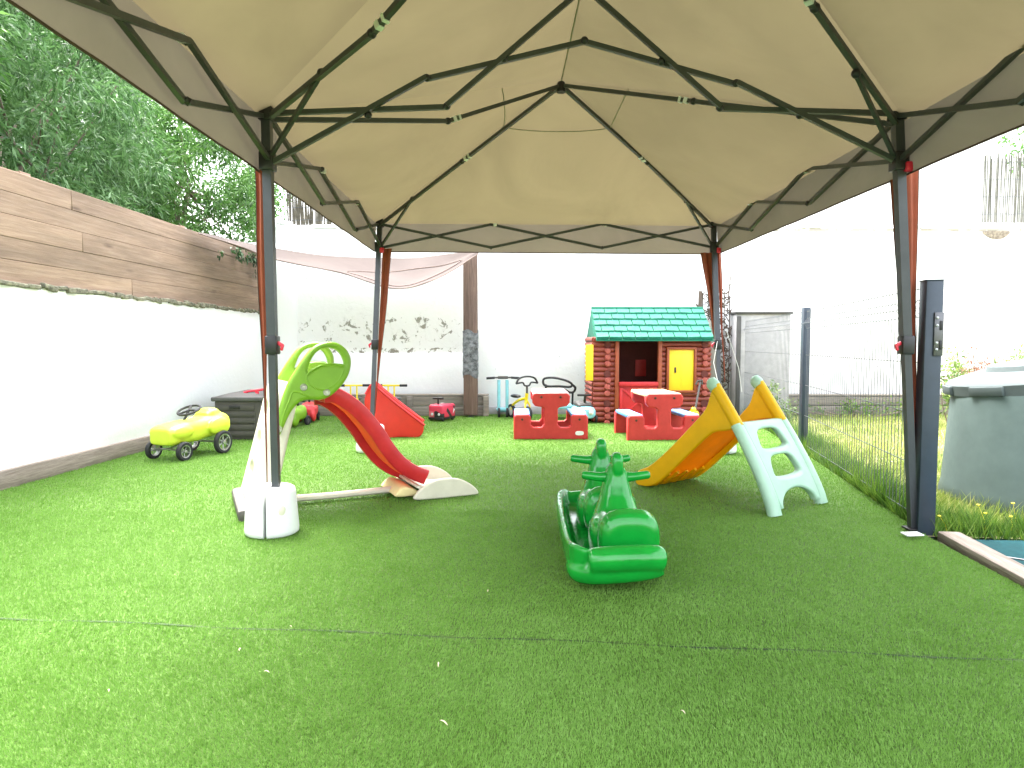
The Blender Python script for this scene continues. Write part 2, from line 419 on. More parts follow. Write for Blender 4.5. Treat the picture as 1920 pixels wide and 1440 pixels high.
        if solid or remesh or sub:
            if solid:
                md = o.modifiers.new('s', 'SOLIDIFY'); md.thickness = solid; md.offset = 0
            if remesh:
                md = o.modifiers.new('r', 'REMESH'); md.mode = 'VOXEL'; md.voxel_size = remesh
                if smooth:
                    md = o.modifiers.new('m', 'SMOOTH'); md.iterations = smooth; md.factor = .5
            if sub:
                md = o.modifiers.new('u', 'SUBSURF'); md.levels = md.render_levels = sub
            bpy.context.view_layer.update()
            m2 = bpy.data.meshes.new_from_object(o.evaluated_get(bpy.context.evaluated_depsgraph_get()))
            o.modifiers.clear(); o.data = m2; bpy.data.meshes.remove(me); me = m2; me.name = name
        me.materials.clear()
        for q in (mat if isinstance(mat, (list, tuple)) else [mat]): me.materials.append(M[q])
        me.polygons.foreach_set('use_smooth', [True]*len(me.polygons))
        if not remesh: me.set_sharp_from_angle(angle=R(angle))
        if parent: o.parent = parent
        if label: o['label'] = label
        return o
def thing(name, label, cat, loc=(0, 0, 0), rz=0, group=None):
    o = bpy.data.objects.new(name, None); C.objects.link(o); o.empty_display_size = .1
    o.location = loc; o.rotation_euler = (0, 0, rz); o['label'] = label; o['category'] = cat
    if group: o['group'] = group
    return o
def tag(o, label, cat, group=None):
    o['label'] = label; o['category'] = cat
    if group: o['group'] = group
    return o
def struct(o, kind='structure'): o['kind'] = kind; return o
def dup(o, loc=None, rz=None, label=None):
    def cp(x, par):
        c = x.copy(); C.objects.link(c); c.parent = par
        for ch in x.children: cp(ch, c)
        return c
    c = cp(o, None)
    if loc is not None: c.location = loc
    if rz is not None: c.rotation_euler = (0, 0, rz)
    if label: c['label'] = label
    return c
def raw(name, verts, faces, mat, parent=None):     # numpy mesh: verts (n,3), faces (m,k)
    me = bpy.data.meshes.new(name); verts = np.asarray(verts, np.float32); faces = np.asarray(faces, np.int32); k = faces.shape[1]
    me.vertices.add(len(verts)); me.vertices.foreach_set('co', verts.ravel())
    me.loops.add(faces.size); me.loops.foreach_set('vertex_index', faces.ravel())
    me.polygons.add(len(faces)); me.polygons.foreach_set('loop_start', np.arange(0, faces.size, k, dtype=np.int32))
    me.update(calc_edges=True)
    for q in (mat if isinstance(mat, (list, tuple)) else [mat]): me.materials.append(M[q])
    o = bpy.data.objects.new(name, me); C.objects.link(o)
    if parent: o.parent = parent
    return o
def wheel(parent, c, r, w_, axis='X', rimr=.62, hub='rim', name='wheel', spokes=0):
    rot = {'X': Euler((0, R(90), 0)), 'Y': Euler((R(90), 0, 0))}[axis].to_matrix().to_4x4()
    prof = [(r*rimr, -w_/2), (r*.9, -w_/2), (r*.98, -w_*.32), (r, 0), (r*.98, w_*.32), (r*.9, w_/2), (r*rimr, w_/2), (r*rimr, -w_/2)]
    ty = MB().lathe(prof, c, 28, rot).build(name, 'rubber', parent)
    mb = MB()
    if spokes:
        ri = r*rimr
        mb.lathe([(ri*.86, -w_*.42), (ri, -w_*.45), (ri, w_*.45), (ri*.86, w_*.42), (ri*.86, -w_*.42)], c, 28, rot)
        mb.lathe([(0, -w_*.55), (ri*.25, -w_*.5), (ri*.25, w_*.5), (0, w_*.55)], c, 16, rot)
        for k in range(spokes):
            a = 2*math.pi*k/spokes; d = rot @ Vector((math.cos(a), math.sin(a), 0))
            mb.tube([Vector(c)+d*ri*.2, Vector(c)+d*ri*.9], ri*.09, 6)
    else:
        mb.lathe([(0, -w_*.5), (r*.15, -w_*.52), (r*.2, -w_*.3), (r*rimr, -w_*.36), (r*rimr, w_*.36), (r*.2, w_*.3), (r*.15, w_*.52), (0, w_*.5)], c, 24, rot)
    mb.build('rim', hub, ty)
    return ty

# ================================================================== SETTING
def poly(name, pts, z, mat):
    bm = bmesh.new(); bm.faces.new([bm.verts.new((x, y, z)) for x, y in pts]); me = bpy.data.meshes.new(name); bm.to_mesh(me); bm.free()
    me.materials.append(M[mat]); o = bpy.data.objects.new(name, me); C.objects.link(o); return o
def lwx(y): return -3.12+.03*(y-4.5)                    # foot of the left wall
def rbx(y):                                             # right edge of the turf
    return float(np.interp(y, [-3, 1.9, 3.1, 5.7, 8.6], [1.80, 1.835, 1.925, 2.42, 2.88]))
YB = 8.65
struct(poly('ground', [(-120, -60), (120, -60), (120, 160), (-120, 160)], -.03, 'groundmat'))
turf_pts = [(lwx(-3), -3), (rbx(-3), -3), (rbx(1.9), 1.9), (rbx(3.1), 3.1), (rbx(5.7), 5.7), (rbx(8.6), YB), (lwx(YB), YB)]
struct(poly('turf', turf_pts, 0, 'turfbase'))
struct(poly('lawn', [(rbx(3.1)+.0, 3.14), (12, 2.0), (12, YB), (rbx(8.6), YB), (rbx(5.7), 5.7)], -.006, 'soil'))

def blades(n, xf, yr, h, wd, hv=.4, lean=.7, mask=None, clump=0):
    y = np.random.uniform(*yr, n)
    x = xf(y, np.random.uniform(0, 1, n)); keep = np.ones(n, bool)
    if mask is not None: keep &= mask(x, y)
    x, y = x[keep], y[keep]; n = len(x)
    a = np.random.uniform(0, 2*np.pi, n); hh = h*(1+hv*np.random.uniform(-1, 1, n))
    if clump:
        hh *= .45+.55*np.clip(np.sin(x*clump+2*np.sin(y*clump*.6))*np.cos(y*clump*1.1+np.sin(x*3)), -.4, 1)+.25
    l = np.sin(x*2.3+1.1*np.sin(y*1.7))*1.6+np.cos(y*3.1+x*1.3)+np.random.normal(0, 1.1, n); lm = hh*lean*np.random.uniform(.1, 1.2, n)
    dx, dy = np.cos(a)*wd/2, np.sin(a)*wd/2
    v = np.empty((n, 3, 3), np.float32)
    v[:, 0] = np.stack([x-dx, y-dy, np.full(n, 0)], 1); v[:, 1] = np.stack([x+dx, y+dy, np.full(n, 0)], 1)
    v[:, 2] = np.stack([x+np.cos(l)*lm, y+np.sin(l)*lm, hh], 1)
    return v.reshape(-1, 3)
rbv = lambda y: np.interp(y, [-3, 1.9, 3.1, 5.7, 8.6], [1.80, 1.835, 1.925, 2.42, 2.88])
lwv = lambda y: -3.12+.03*(y-4.5)
SEAM = lambda x: 2.167+(x+1.662)*(1.869-2.167)/3.1+.006*np.sin(x*9)
def turf_mask(x, y): return (np.abs(x) < y*.80+.35) & (np.abs(y-SEAM(x)) > .006+.004*np.sin(x*23))
def xf_t(y, r):
    lo = np.maximum(lwv(y)+.02, -(y*.8+.3)); hi = np.minimum(rbv(y)-.01, y*.8+.3); return lo+(hi-lo)*r
tv = np.concatenate([
    blades(260000, xf_t, (.95, 1.9), .0085, .0022, mask=turf_mask),
    blades(330000, xf_t, (1.9, 3.6), .009, .0028, mask=turf_mask),
    blades(190000, xf_t, (3.6, 6.0), .010, .0042, mask=turf_mask),
    blades(90000, xf_t, (6.0, 8.6), .010, .0060, mask=turf_mask)])
tv[:, 2] += .001
o = raw('turf_pile', tv, np.arange(len(tv)).reshape(-1, 3), 'turf'); struct(o, 'stuff')
o['label'] = 'short bright green artificial grass pile'

mb = MB(); mb.grid(lambda a_, b_: Vector((-1.75+3.55*a_, SEAM(-1.75+3.55*a_)+(b_-.5)*(.007+.005*math.sin(a_*61)*math.sin(a_*23)), .0035)), 120, 1)
M['seamdark'] = plastic('dark_turf_joint', (.025, .055, .012), 1)
struct(mb.build('turf_seam', 'seamdark')); 
# lawn and weeds beyond the fence
def xf_l(y, r): lo = rbv(y)+.03; return lo+(np.minimum(8.5, y*.78+.4)-lo)*r**1.3
lv = np.concatenate([blades(70000, xf_l, (3.25, 8.6), .036, .007, .5, .9, clump=5), blades(14000, xf_l, (3.25, 8.6), .065, .008, .5, .8, clump=3)])
lv[:, 2] -= .006
o = raw('lawn_grass', lv, np.arange(len(lv)).reshape(-1, 3), 'lawn'); struct(o, 'stuff'); o['label'] = 'patchy yellowish lawn grass behind the wire fence'
def xf_w(y, r): return rbv(y)+.0+(r**2)*.26
wv = blades(15000, xf_w, (3.3, 8.4), .10, .006, .7, .8, clump=9)
def xf_w2(x, r): return x
yy = []
def strip(n, p0, p1, wd, h, clump=8, bw=.006):
    t = np.random.uniform(0, 1, n); s = np.random.normal(0, wd, n)
    p0, p1 = np.array(p0), np.array(p1); d = (p1-p0)/np.linalg.norm(p1-p0); nn = np.array([-d[1], d[0]])
    pts = p0+(p1-p0)*t[:, None]+nn*s[:, None]
    hh = h*np.random.uniform(.35, 1.1, n)*(.6+.5*np.sin(t*clump*2.3)*np.cos(t*clump*5))
    a = np.random.uniform(0, 6.28, n); l = np.random.uniform(0, 6.28, n)
    v = np.empty((n, 3, 3), np.float32)
    v[:, 0] = np.stack([pts[:, 0]-np.cos(a)*bw/2, pts[:, 1]-np.sin(a)*bw/2, hh*0-.005], 1)
    v[:, 1] = np.stack([pts[:, 0]+np.cos(a)*bw/2, pts[:, 1]+np.sin(a)*bw/2, hh*0-.005], 1)
    v[:, 2] = np.stack([pts[:, 0]+np.cos(l)*hh*.6, pts[:, 1]+np.sin(l)*hh*.6, hh], 1)
    return v.reshape(-1, 3)
wv = np.concatenate([wv, strip(5200, (1.98, 3.22), (3.3, 2.98), .045, .15, 12), strip(2500, (1.98, 3.3), (3.3, 3.1), .05, .10)])
o = raw('weeds', wv, np.arange(len(wv)).reshape(-1, 3), 'weeds'); struct(o, 'stuff'); o['label'] = 'taller green weeds along the fence foot and in front of the grey bin'
mb = MB()
for i in range(5):
    p = Vector((random.uniform(2.02, 2.6), random.uniform(3.12, 3.2), 0)); h = random.uniform(.08, .18); q = p+Vector((random.uniform(-.05, .05), 0, h))
    mb.tube([p, (p+q)/2+Vector((.01, 0, 0)), q], .0007, 4)
    mb.ball(q, (.009, .009, .004), 1)
o = mb.build('wildflowers', 'petal'); struct(o, 'stuff'); o['label'] = 'small yellow wildflowers beside the gate post'

# ------------------------------------------------------------------ left wall, fence
t = thing('garden_wall', 'long white rendered wall below the brown board fence', 'wall', (lwx(4.5), 4.5, 0), -math.atan(.03))
MB().box((-.15, -1.2, .61), (.30, 10.7, 1.30), .01).build('wall_face', 'leftwall', t)
ml = MB(); rng = random.Random(3)
y = -6.5
while y < 4.1:
    l = rng.uniform(.05, .16); ml.box((.006+rng.uniform(-.006, .012), y, 1.268+rng.uniform(-.006, .008)), (.02+rng.uniform(0, .02), l, .022+rng.uniform(0, .02)), .006, (rng.uniform(-.2, .2), 0, 0), 1); y += l*.9
ml.build('mossy_ledge', 'moss', t)
t = thing('board_fence', 'brown weathered horizontal board fence standing on the white wall', 'fence', (lwx(4.5), 4.5, 1.27), -math.atan(.03))
for k in range(5):
    mb = MB(); z = .0755+k*.1405; cuts = [-6.5, -3.1+(k*1.7) % 2.2, 1.1 if k == 0 else .6-(k*.9) % 1.7, 4.12]
    for a, b in zip(cuts, cuts[1:]):
        mb.box((-.02+rng.uniform(-.002, .002), (a+b)/2, z), (.024, b-a-.003, .139), .003, seg=1)
    mb.build('board', 'fence', t)
mb = MB()
for yy_ in (-4, -2, 0, 2, 4): mb.box((-.065, yy_, .36), (.06, .09, .74), .004)
mb.build('batten', 'fence', t, split=True)
# grey edging board at the left wall foot
mb = MB()
mb.box((lwx(2.8)+.015, 2.8, .055), (.035, 6.1, .125), .008, (0, 0, -math.atan(.03)))
tag(mb.build('edging_board', 'sleeper'), 'grey weathered board along the foot of the white wall below the board fence', 'timber board')

# ------------------------------------------------------------------ back wall
t = thing('rendered_wall', 'tall peeling white wall at the back of the yard', 'wall', (0, YB, 0))
mb = MB(); mb.box((4.4, .2, 1.16), (15.2, .4, 2.36), .015); mb.build('wall_face', 'backwall', t)
mb = MB(); mb.box((-1.75, -.015, .37), (2.5, .03, .80), .012); mb.build('lower_render', 'leftwall', t)
mb = MB(); x = -3.1
while x < 11:
    l = rng.uniform(.1, .35); mb.box((x, .18+rng.uniform(-.02, .02), 2.355+rng.uniform(-.012, .01)), (l, .36+rng.uniform(0, .05), .05), .012, (0, 0, rng.uniform(-.05, .05)), 1); x += l*.9
for i in range(34): mb.ball((rng.uniform(-3.1, -2.75), rng.uniform(-.01, .1), 2.37+rng.uniform(-.06, .05)), (rng.uniform(.03, .07), .05, .03), 1)
mb.build('rubble_coping', 'leftwall', t)
# rounded return where the back wall meets the left wall
mb = MB(); mb.lathe([(0, 0), (.42, 0), (.42, 2.05), (.36, 2.12), (0, 2.14)], (-3.12, 8.72, 0), 32)
tag(mb.build('wall_pier', 'leftwall'), 'rounded white rendered pier in the back corner under the sail', 'wall pier')
# gable wall far behind
mb = MB(); mb.box((8.0, 13.0, 2.8), (11.0, .3, 5.8), .02)
tag(mb.build('neighbour_gable', 'nbwall'), 'pale blank gable wall rising behind the peeling back wall', 'building wall')

# plank stacks at the wall foot
def planks(x0, x1, rows, h, y, label):
    t = thing('plank_edging', label, 'retaining planks', ((x0+x1)/2, y, 0), 0, 'grey planks along the back wall')
    for k in range(rows):
        MB().box((0, rng.uniform(-.004, .004), h*(k+.5)), (x1-x0, .045, h-.008), .006).build('plank', 'plank', t)
    MB().box((0, .04, rows*h+.011), (x1-x0, .14, .02), .005).build('top_board', 'plank', t)
    m = MB()
    for xx in (x0+.03, x1-.03, (x0+x1)/2+.2): m.box((xx-(x0+x1)/2, -.042, rows*h/2), (.07, .035, rows*h), .005)
    m.build('batten', 'plank', t, split=True)
planks(P(560, 740, 8.4).x, P(916, 740, 8.4).x, 2, .125, 8.42, 'stacked grey planks at the foot of the peeling wall left of the brown post')
planks(P(1425, 740, 8.4).x, P(1425, 740, 8.4).x+4.5, 2, .12, 8.52, 'long grey planks at the wall foot behind the lawn')
MB_ = MB(); MB_.box((.45, 8.62, .045), (1.9, .03, .11), .006); tag(MB_.build('skirting_board', 'cabinet'), 'low grey strip at the wall foot behind the scooters', 'skirting')

# bamboo screens on the back wall
def reed(x0, x1, z0, z1, y, label, lean=0, mat='bamboo', bands=3, dx=.012):
    t = thing('reed_screen', label, 'reed screen', ((x0+x1)/2, y, z0)); mb = MB(); x = x0
    while x < x1:
        h = (z1-z0)*rng.uniform(.92, 1.03); o_ = rng.uniform(-.01, .01)
        mb.tube([(x-(x0+x1)/2, rng.uniform(-.008, .008), 0), (x-(x0+x1)/2+o_, 0, h)], rng.uniform(.005, .009), 5); x += dx*rng.uniform(.7, 1.3)
    mb.build('reeds', mat, t); mb = MB()
    for k in range(bands):
        z = (z1-z0)*(k+.5)/bands
        mb.tube([(x0-(x0+x1)/2+q*(x1-x0)/12, -.014, z+rng.uniform(-.006, .006)) for q in range(13)], .0035, 4)
    mb.build('binding_wire', 'wire', t)
reed(P(538, 400, 8.75).x, P(720, 400, 8.75).x, 2.38, 2.86, 8.78, 'grey tan reed screen standing on the back wall above the white corner')
M['palereed'] = plastic('pale_reeds', (.12, .118, .10), .8, .2, scale=14)
reed(P(1838, 380, 8.75).x, P(2010, 380, 8.75).x, 2.42, 3.28, 8.74, 'pale reed screen on the back wall at the far right edge', mat='palereed', bands=4, dx=.022)
cw = P(1868, 434, YB-.004); bw = bpy.data.objects['rendered_wall']
mb = MB(); mb.plate(cr([(-.17, 0), (0, .008), (.17, 0), (.13, -.06), (.05, -.095), (-.05, -.09), (-.13, -.05)], 5, True), (), .012, .003)
o = mb.build('bare_patch', 'wallstone', bw, label='small bare grey masonry patch below the pale reed screen'); o.location = (cw.x, -.004, cw.z)

# ------------------------------------------------------------------ foliage
def leafcloud(centres, per, spread, L, W, droop=.5, rngs=None):
    n = len(centres)*per; c = np.repeat(np.asarray(centres, float), per, 0)
    d = np.random.normal(0, 1, (n, 3)); d /= np.linalg.norm(d, axis=1)[:, None]
    pos = c+d*spread*np.random.uniform(.05, 1, n)[:, None]
    ax = d+np.random.normal(0, .55, (n, 3)); ax[:, 2] -= droop; ax /= np.linalg.norm(ax, axis=1)[:, None]
    sd_ = np.cross(ax, np.random.normal(0, 1, (n, 3))); sd_ /= np.linalg.norm(sd_, axis=1)[:, None]
    ll = L*np.random.uniform(.6, 1.25, n)[:, None]; ww = W*np.random.uniform(.7, 1.2, n)[:, None]
    v = np.empty((n, 4, 3), np.float32)
    v[:, 0] = pos; v[:, 1] = pos+ax*ll*.45+sd_*ww*.5; v[:, 2] = pos+ax*ll+np.array([0, 0, -.15])*ll; v[:, 3] = pos+ax*ll*.45-sd_*ww*.5
    return v.reshape(-1, 3)
def tree(loc, lean, crown_c, crown_r, nclus, per, label, mat='leaf', L=.10, W=.017, trunk_r=.07, spread=.20, group=None, zmin=1.2):
    t = thing('garden_tree', label, 'tree', loc, 0, group)
    cc = Vector(crown_c); cs = []
    while len(cs) < nclus:
        p = np.random.normal(0, 1, 3); p /= np.linalg.norm(p); p *= np.random.uniform(.35, 1)**.5
        q = (cc.x+p[0]*crown_r[0], cc.y+p[1]*crown_r[1], cc.z+p[2]*crown_r[2])
        if q[2] > zmin and loc[0]+q[0] < lwx(loc[1]+q[1])-.12-(0 if q[2] > 2.1 else .1): cs.append(q)
    v = leafcloud(cs, per, spread, L, W)
    lim = (lwv(v[:, 1]+loc[1])-.04-loc[0]); bad = (v[:, 0] > lim) & (v[:, 2] < 2.02); v[bad, 0] = lim[bad]-.05
    raw('crown', v, np.arange(len(v)).reshape(-1, 4), mat, t)
    mb = MB(); base = Vector((0, 0, -.02)); top = Vector((cc.x*.6, cc.y*.6, cc.z+.3*crown_r[2]))
    tp = cr([base, base.lerp(top, .35)+Vector((.05, .08, 0)), base.lerp(top, .7)+Vector((-.06, 0, 0)), top], 5)
    mb.tube(tp, [trunk_r*(1-.75*i/(len(tp)-1)) for i in range(len(tp))], 8)
    mb.build('trunk', 'bark', t)
    mb = MB()
    for i in range(0, min(len(cs), 26)):
        q = Vector(cs[i]); k = random.randint(4, len(tp)-2); s = Vector(tp[k]); mid = s.lerp(q, .5)+Vector((random.uniform(-.1, .1), random.uniform(-.1, .1), -.08))
        pp = cr([s, mid, q], 4); mb.tube(pp, [.017*(1-.8*j/(len(pp)-1)) for j in range(len(pp))], 5)
    mb.build('branches', 'bark', t)
    return t
G_T = 'trees beyond the board fence'
tree((-4.3, 3.6, 0), 0, (0, 0, 3.0), (.95, 1.6, 1.8), 620, 70, 'feathery green tree nearest the camera beyond the board fence', 'leaf', group=G_T)
tree((-4.6, 6.2, 0), 0, (.1, 0, 2.9), (1.1, 1.7, 1.9), 660, 70, 'feathery green tree standing second beyond the board fence', 'leaf2', group=G_T)
tree((-4.3, 8.8, 0), 0, (.25, .2, 2.5), (1.1, 1.5, 1.6), 620, 70, 'bushy green tree beside the reed screen in the far corner', 'leaf', group=G_T, L=.09, W=.02)
tree((-6.3, 5.6, 0), 0, (0, 0, 3.6), (1.0, 2.8, 3.0), 620, 50, 'tall dense tree behind the two feathery trees', 'leaf', group=G_T, L=.17, W=.055, spread=.30, trunk_r=.12)
tree((-6.4, 9.6, 0), 0, (0, 0, 3.6), (1.2, 2.6, 2.9), 800, 55, 'tall dense tree behind the far end of the board fence', 'leaf', group=G_T, L=.17, W=.055, spread=.30, trunk_r=.12)
tree((-6.0, 2.4, 0), 0, (.2, .6, 3.4), (1.2, 2.0, 2.9), 420, 50, 'tall dark tree at the left edge of the view behind the fence', 'leaf', group=G_T, L=.17, W=.055, spread=.30, trunk_r=.12)
# tree at top right
tc = P(1925, 262, 9.6)
t = thing('garden_tree', 'leafy branches of a tree entering at the right edge above the pale reed screen', 'tree', (tc.x+.35, 9.6, 0))
cs = [(random.gauss(-.05, .24), random.gauss(0, .25), tc.z+random.gauss(0, .22)) for i in range(60)]
v = leafcloud(cs, 22, .13, .08, .032, .2); raw('crown', v, np.arange(len(v)).reshape(-1, 4), 'leaf', t)
MB().tube([(.25, 0, -.02), (.3, 0, 1.6), (.15, 0, tc.z), (-.1, 0, tc.z+.15)], [.09, .07, .03, .01], 8).build('trunk', 'bark', t)
# ivy hanging over the boards
c0 = PX(462, 482, lwx(7.8)+.03)
cs = [(random.gauss(0, .03), random.gauss(0, .22), random.gauss(0, .07)-.0) for i in range(26)]
v = leafcloud(cs, 12, .05, .055, .03, .6); v[:, 0] = np.abs(v[:, 0])*.7
t = thing('ivy_trailer', 'dark ivy sprig hanging over the top of the board fence', 'plant', c0)
raw('foliage', v, np.arange(len(v)).reshape(-1, 4), 'leafdark', t)
# shrub behind the bin
def shrub(c, r, n, label, mat, L=.06, W=.02, per=16):
    t = thing('garden_shrub', label, 'shrub', (c.x, c.y, 0), 0, 'shrubs at the right back wall')
    cs = [(random.gauss(0, r[0]), random.gauss(0, r[1]), max(.08, c.z+random.gauss(0, r[2]))) for i in range(n)]
    v = leafcloud(cs, per, .08, L, W, -.35); raw('foliage', v, np.arange(len(v)).reshape(-1, 4), mat, t)
    mb = MB()
    for q in cs[:14]: mb.tube([(q[0]*.3, q[1]*.3, 0), (q[0]*.8, q[1], q[2]*.6), q], [.008, .006, .003], 5)
    mb.build('stems', 'bark', t)
shrub(Vector((P(1790, 700, 7.2).x, 7.2, .42)), (.07, .1, .14), 60, 'yellow green shrub just right of the gate post', 'shrub')
shrub(Vector((P(1850, 690, 7.4).x, 7.4, .52)), (.22, .1, .10), 110, 'reddish shrub showing over the grey bin lid', 'shrubred', .05, .012)
shrub(Vector((P(1912, 680, 7.2).x, 7.2, .52)), (.1, .1, .14), 70, 'bright green shrub at the right picture edge above the bin', 'shrub')
t_ = shrub(Vector((P(1452, 740, 7.7).x, 7.7, .2)), (.10, .08, .13), 50, 'low dry bush at the wall foot beyond the mint slide ladder', 'shrub', .05, .02, 12)
shrub(Vector((P(1610, 770, 8.3).x, 8.25, .10)), (.45, .04, .06), 60, 'low green growth along the planks behind the fence', 'weeds', .05, .02, 10)

# timber sleeper, teal mat, paper
a0, a1 = G(1762, 1010), G(1935, 1108)
dv = (a1-a0).normalized(); ang = math.atan2(-dv.x, dv.y)
mb = MB(); L_ = 3.2; cx = a0+dv*(L_/2); mb.box((0, 0, .012), (.10, L_, .045), .008)
for v_ in mb.bm.verts: v_.co.x += .006*math.sin(v_.co.y*7)
o = mb.build('timber_sleeper', 'sleeper'); o.location = (cx.x+.045, cx.y, 0); o.rotation_euler = (0, 0, ang)
tag(o, 'bleached split timber edging the turf at the right beside the teal mat', 'timber edging')
mb = MB(); mb.box((2.72, 1.98, .003), (1.6, 2.0, .018), .004, (0, 0, R(-4))); tag(mb.build('outdoor_mat', 'tealmat'), 'flat teal mat on the ground below the grey bin', 'mat')
mb = MB(); q0 = G(1858, 1040, .014); mb.tube([q0, q0+Vector((.11, -.09, .0))], .004, 6); tag(mb.build('metal_pin', 'alu'), 'thin dark metal pin lying on the teal mat', 'pin')
q0 = G(1710, 1010); mb = MB(); mb.box((q0.x, q0.y, .022), (.085, .05, .006), .002, (.05, 0, .1)); tag(mb.build('paper_scrap', 'paper'), 'small white scrap lying on the turf at the foot of the gate post', 'paper')
# dry leaves on the turf
LV = [(822, 1246), (832, 1355), (204, 1295), (450, 1218), (915, 1108), (500, 1260), (545, 1175), (1280, 1335)]
for i, (u, v_) in enumerate(LV):
    q = G(u, v_, .010); a = rng.uniform(0, 3.1); l = rng.uniform(.005, .010) if i > 1 else .015
    mb = MB(); mb.tube([q+Vector((math.cos(a)*l*s, math.sin(a)*l*s, .004*(1-s*s))) for s in (-1, -.5, 0, .5, 1)], [.0006, .0018, .0022, .0018, .0006], 5, flat=(1, .4))
    tag(mb.build('dry_leaf', 'dry'), 'tiny curled dry leaf lying on the artificial turf', 'leaf litter', 'dry leaves scattered on the turf')

# brown wooden post with tape
pp = G(883, 782); t = thing('wooden_post', 'brown timber post with silver tape wrapped round its middle', 'post', (pp.x, pp.y, 0))
wp = 26*pp.y/1280
MB().box((0, 0, 1.0), (wp, wp*.85, 1.93), .006).build('post_shaft', 'post', t)
mb = MB(); z0 = P(883, 705, pp.y).z; z1 = P(883, 622, pp.y).z
rings = []
for i in range(29):
    z = z0+(z1-z0)*i/28; ring = []
    for k in range(24):
        a = 2*math.pi*k/24; c_1, s_1 = math.cos(a), math.sin(a); m_ = max(abs(c_1), abs(s_1))
        j = 1.03+.07*abs(math.sin(z*37+k*2.1)*math.cos(k*1.7+z*11))+rng.uniform(0, .03)
        ring.append(Vector((c_1/m_*wp/2*j, s_1/m_*wp*.425*j, z+.03*math.sin(a*3+1)*(1 if i in (0, 28) else 0))))
    rings.append(ring)
mb.loft(rings)
M['tape'] = plastic('crumpled_silver_tape', (.15, .16, .175), .25, .5, bmp=1.0, scale=22)
mb.build('tape_wrap', 'tape', t)
MB().box((0, 0, .02), (.04, .04, .05), .003).box((0, 0, .003), (.09, .09, .006), .001).build('post_foot', 'alu', t)

# shade sail
A = [P(372, 436, 6.5), P(450, 452, 7.2), P(560, 473, 8.1), P(700, 484, 8.2), P(800, 481, 8.2), P(897, 470, 8.02)]
B = [P(372, 438, 6.4), P(450, 462, 6.7), P(515, 486, 6.9), P(640, 512, 7.1), P(742, 541, 7.3), P(820, 522, 7.6), P(897, 476, 7.98)]
A = cr(A, 8); B = cr(B, 7); n_ = 40
def samp(Pl, s):
    f = s*(len(Pl)-1); i = min(int(f), len(Pl)-2); return Vector(Pl[i]).lerp(Vector(Pl[i+1]), f-i)
def sail_f(s, q):
    p = samp(A, s).lerp(samp(B, s), q); p.z -= .05*math.sin(math.pi*s)*math.sin(math.pi*q); p.z += .006*math.sin(s*23+q*9); return p
t = thing('shade_sail', 'sagging pale pink beige shade sail between the fence and the brown post', 'shade sail', tuple(A[0]))
t_loc = Vector(A[0])
mb = MB(); mb.grid(lambda a, b: sail_f(a, b)-t_loc, 48, 14); mb.build('cloth', 'sail', t, solid=.003)
mb = MB(); mb.tube([sail_f(.72+.20*math.cos(a_)*1.0, .62+.27*math.sin(a_)*1.0)-t_loc+Vector((0, -.004, .004)) for a_ in np.linspace(0, 6.283, 41)[:-1]], .004, 5, closed=True)
mb.tube([Vector(B[i])-t_loc for i in range(len(B))], .005, 5); mb.build('stitched_seam', 'post', t)

# ------------------------------------------------------------------ wire fence + gate post
gp = G(1728, 1000); p2 = G(1505, 845); p3 = Vector((2.84, 8.45, 0))
t = thing('wire_fence', 'anthracite welded wire mesh fence with two posts behind the yellow slide', 'fence', (p2.x, p2.y, 0))
off = Vector((p2.x, p2.y, 0)); HT = 1.19
for q in (p2, p3):
    MB().box((q.x-off.x, q.y-off.y, HT/2), (.055, .055, HT), .004).build('fence_post', 'gatepost', t)
def wpanel(a, b):
    d = (b-a); L = d.length; d.normalize(); n = Vector((-d.y, d.x, 0)); mb = MB(); k = 0; s = .05
    prof = [(.05, 0), (1.02, 0), (1.06, .03), (1.10, 0), (1.17, 0)]
    while s < L-.03:
        mb.tube([a+d*s+n*o_+Vector((0, 0, z))-off for z, o_ in prof], .0021, 4); s += .05
    for z, o_ in [(.06, 0), (.30, 0), (.55, 0), (.80, 0), (1.02, 0), (1.06, .03), (1.10, 0), (1.155, 0)]:
        mb.tube([a+d*.02+n*o_+Vector((0, 0, z))-off, b-d*.02+n*o_+Vector((0, 0, z))-off], .0026, 4)
    mb.build('wire_panel', 'wire', t)
wpanel(Vector((gp.x+.02, gp.y+.03, 0)), p2); wpanel(p2, p3)
t = thing('gate_post', 'thick anthracite gate post with a bare latch plate', 'gate post', (gp.x+.018, gp.y+.02, 0), R(-8))
MB().box((0, 0, .58), (.075, .075, 1.20), .004).box((0, 0, 1.183), (.079, .079, .006), .001).build('post_shaft', 'gatepost', t)
mb = MB(); mb.box((.018, -.042, .935), (.040, .010, .20), .002)
mb.build('latch_plate', 'alu', t)
mb = MB()
for z in (.975, .885): mb.box((.026, -.0485, z), (.012, .004, .042), .001)
mb.build('latch_slot', 'black', t, split=True)
mb = MB()
for z in (1.01, .975, .895, .865): mb.lathe([(0, 0), (.007, 0), (.006, .006), (0, .008)], (.008, -.047, z), 10, Euler((R(90), 0, 0)).to_matrix().to_4x4())
mb.build('screw', 'steel', t, split=True)
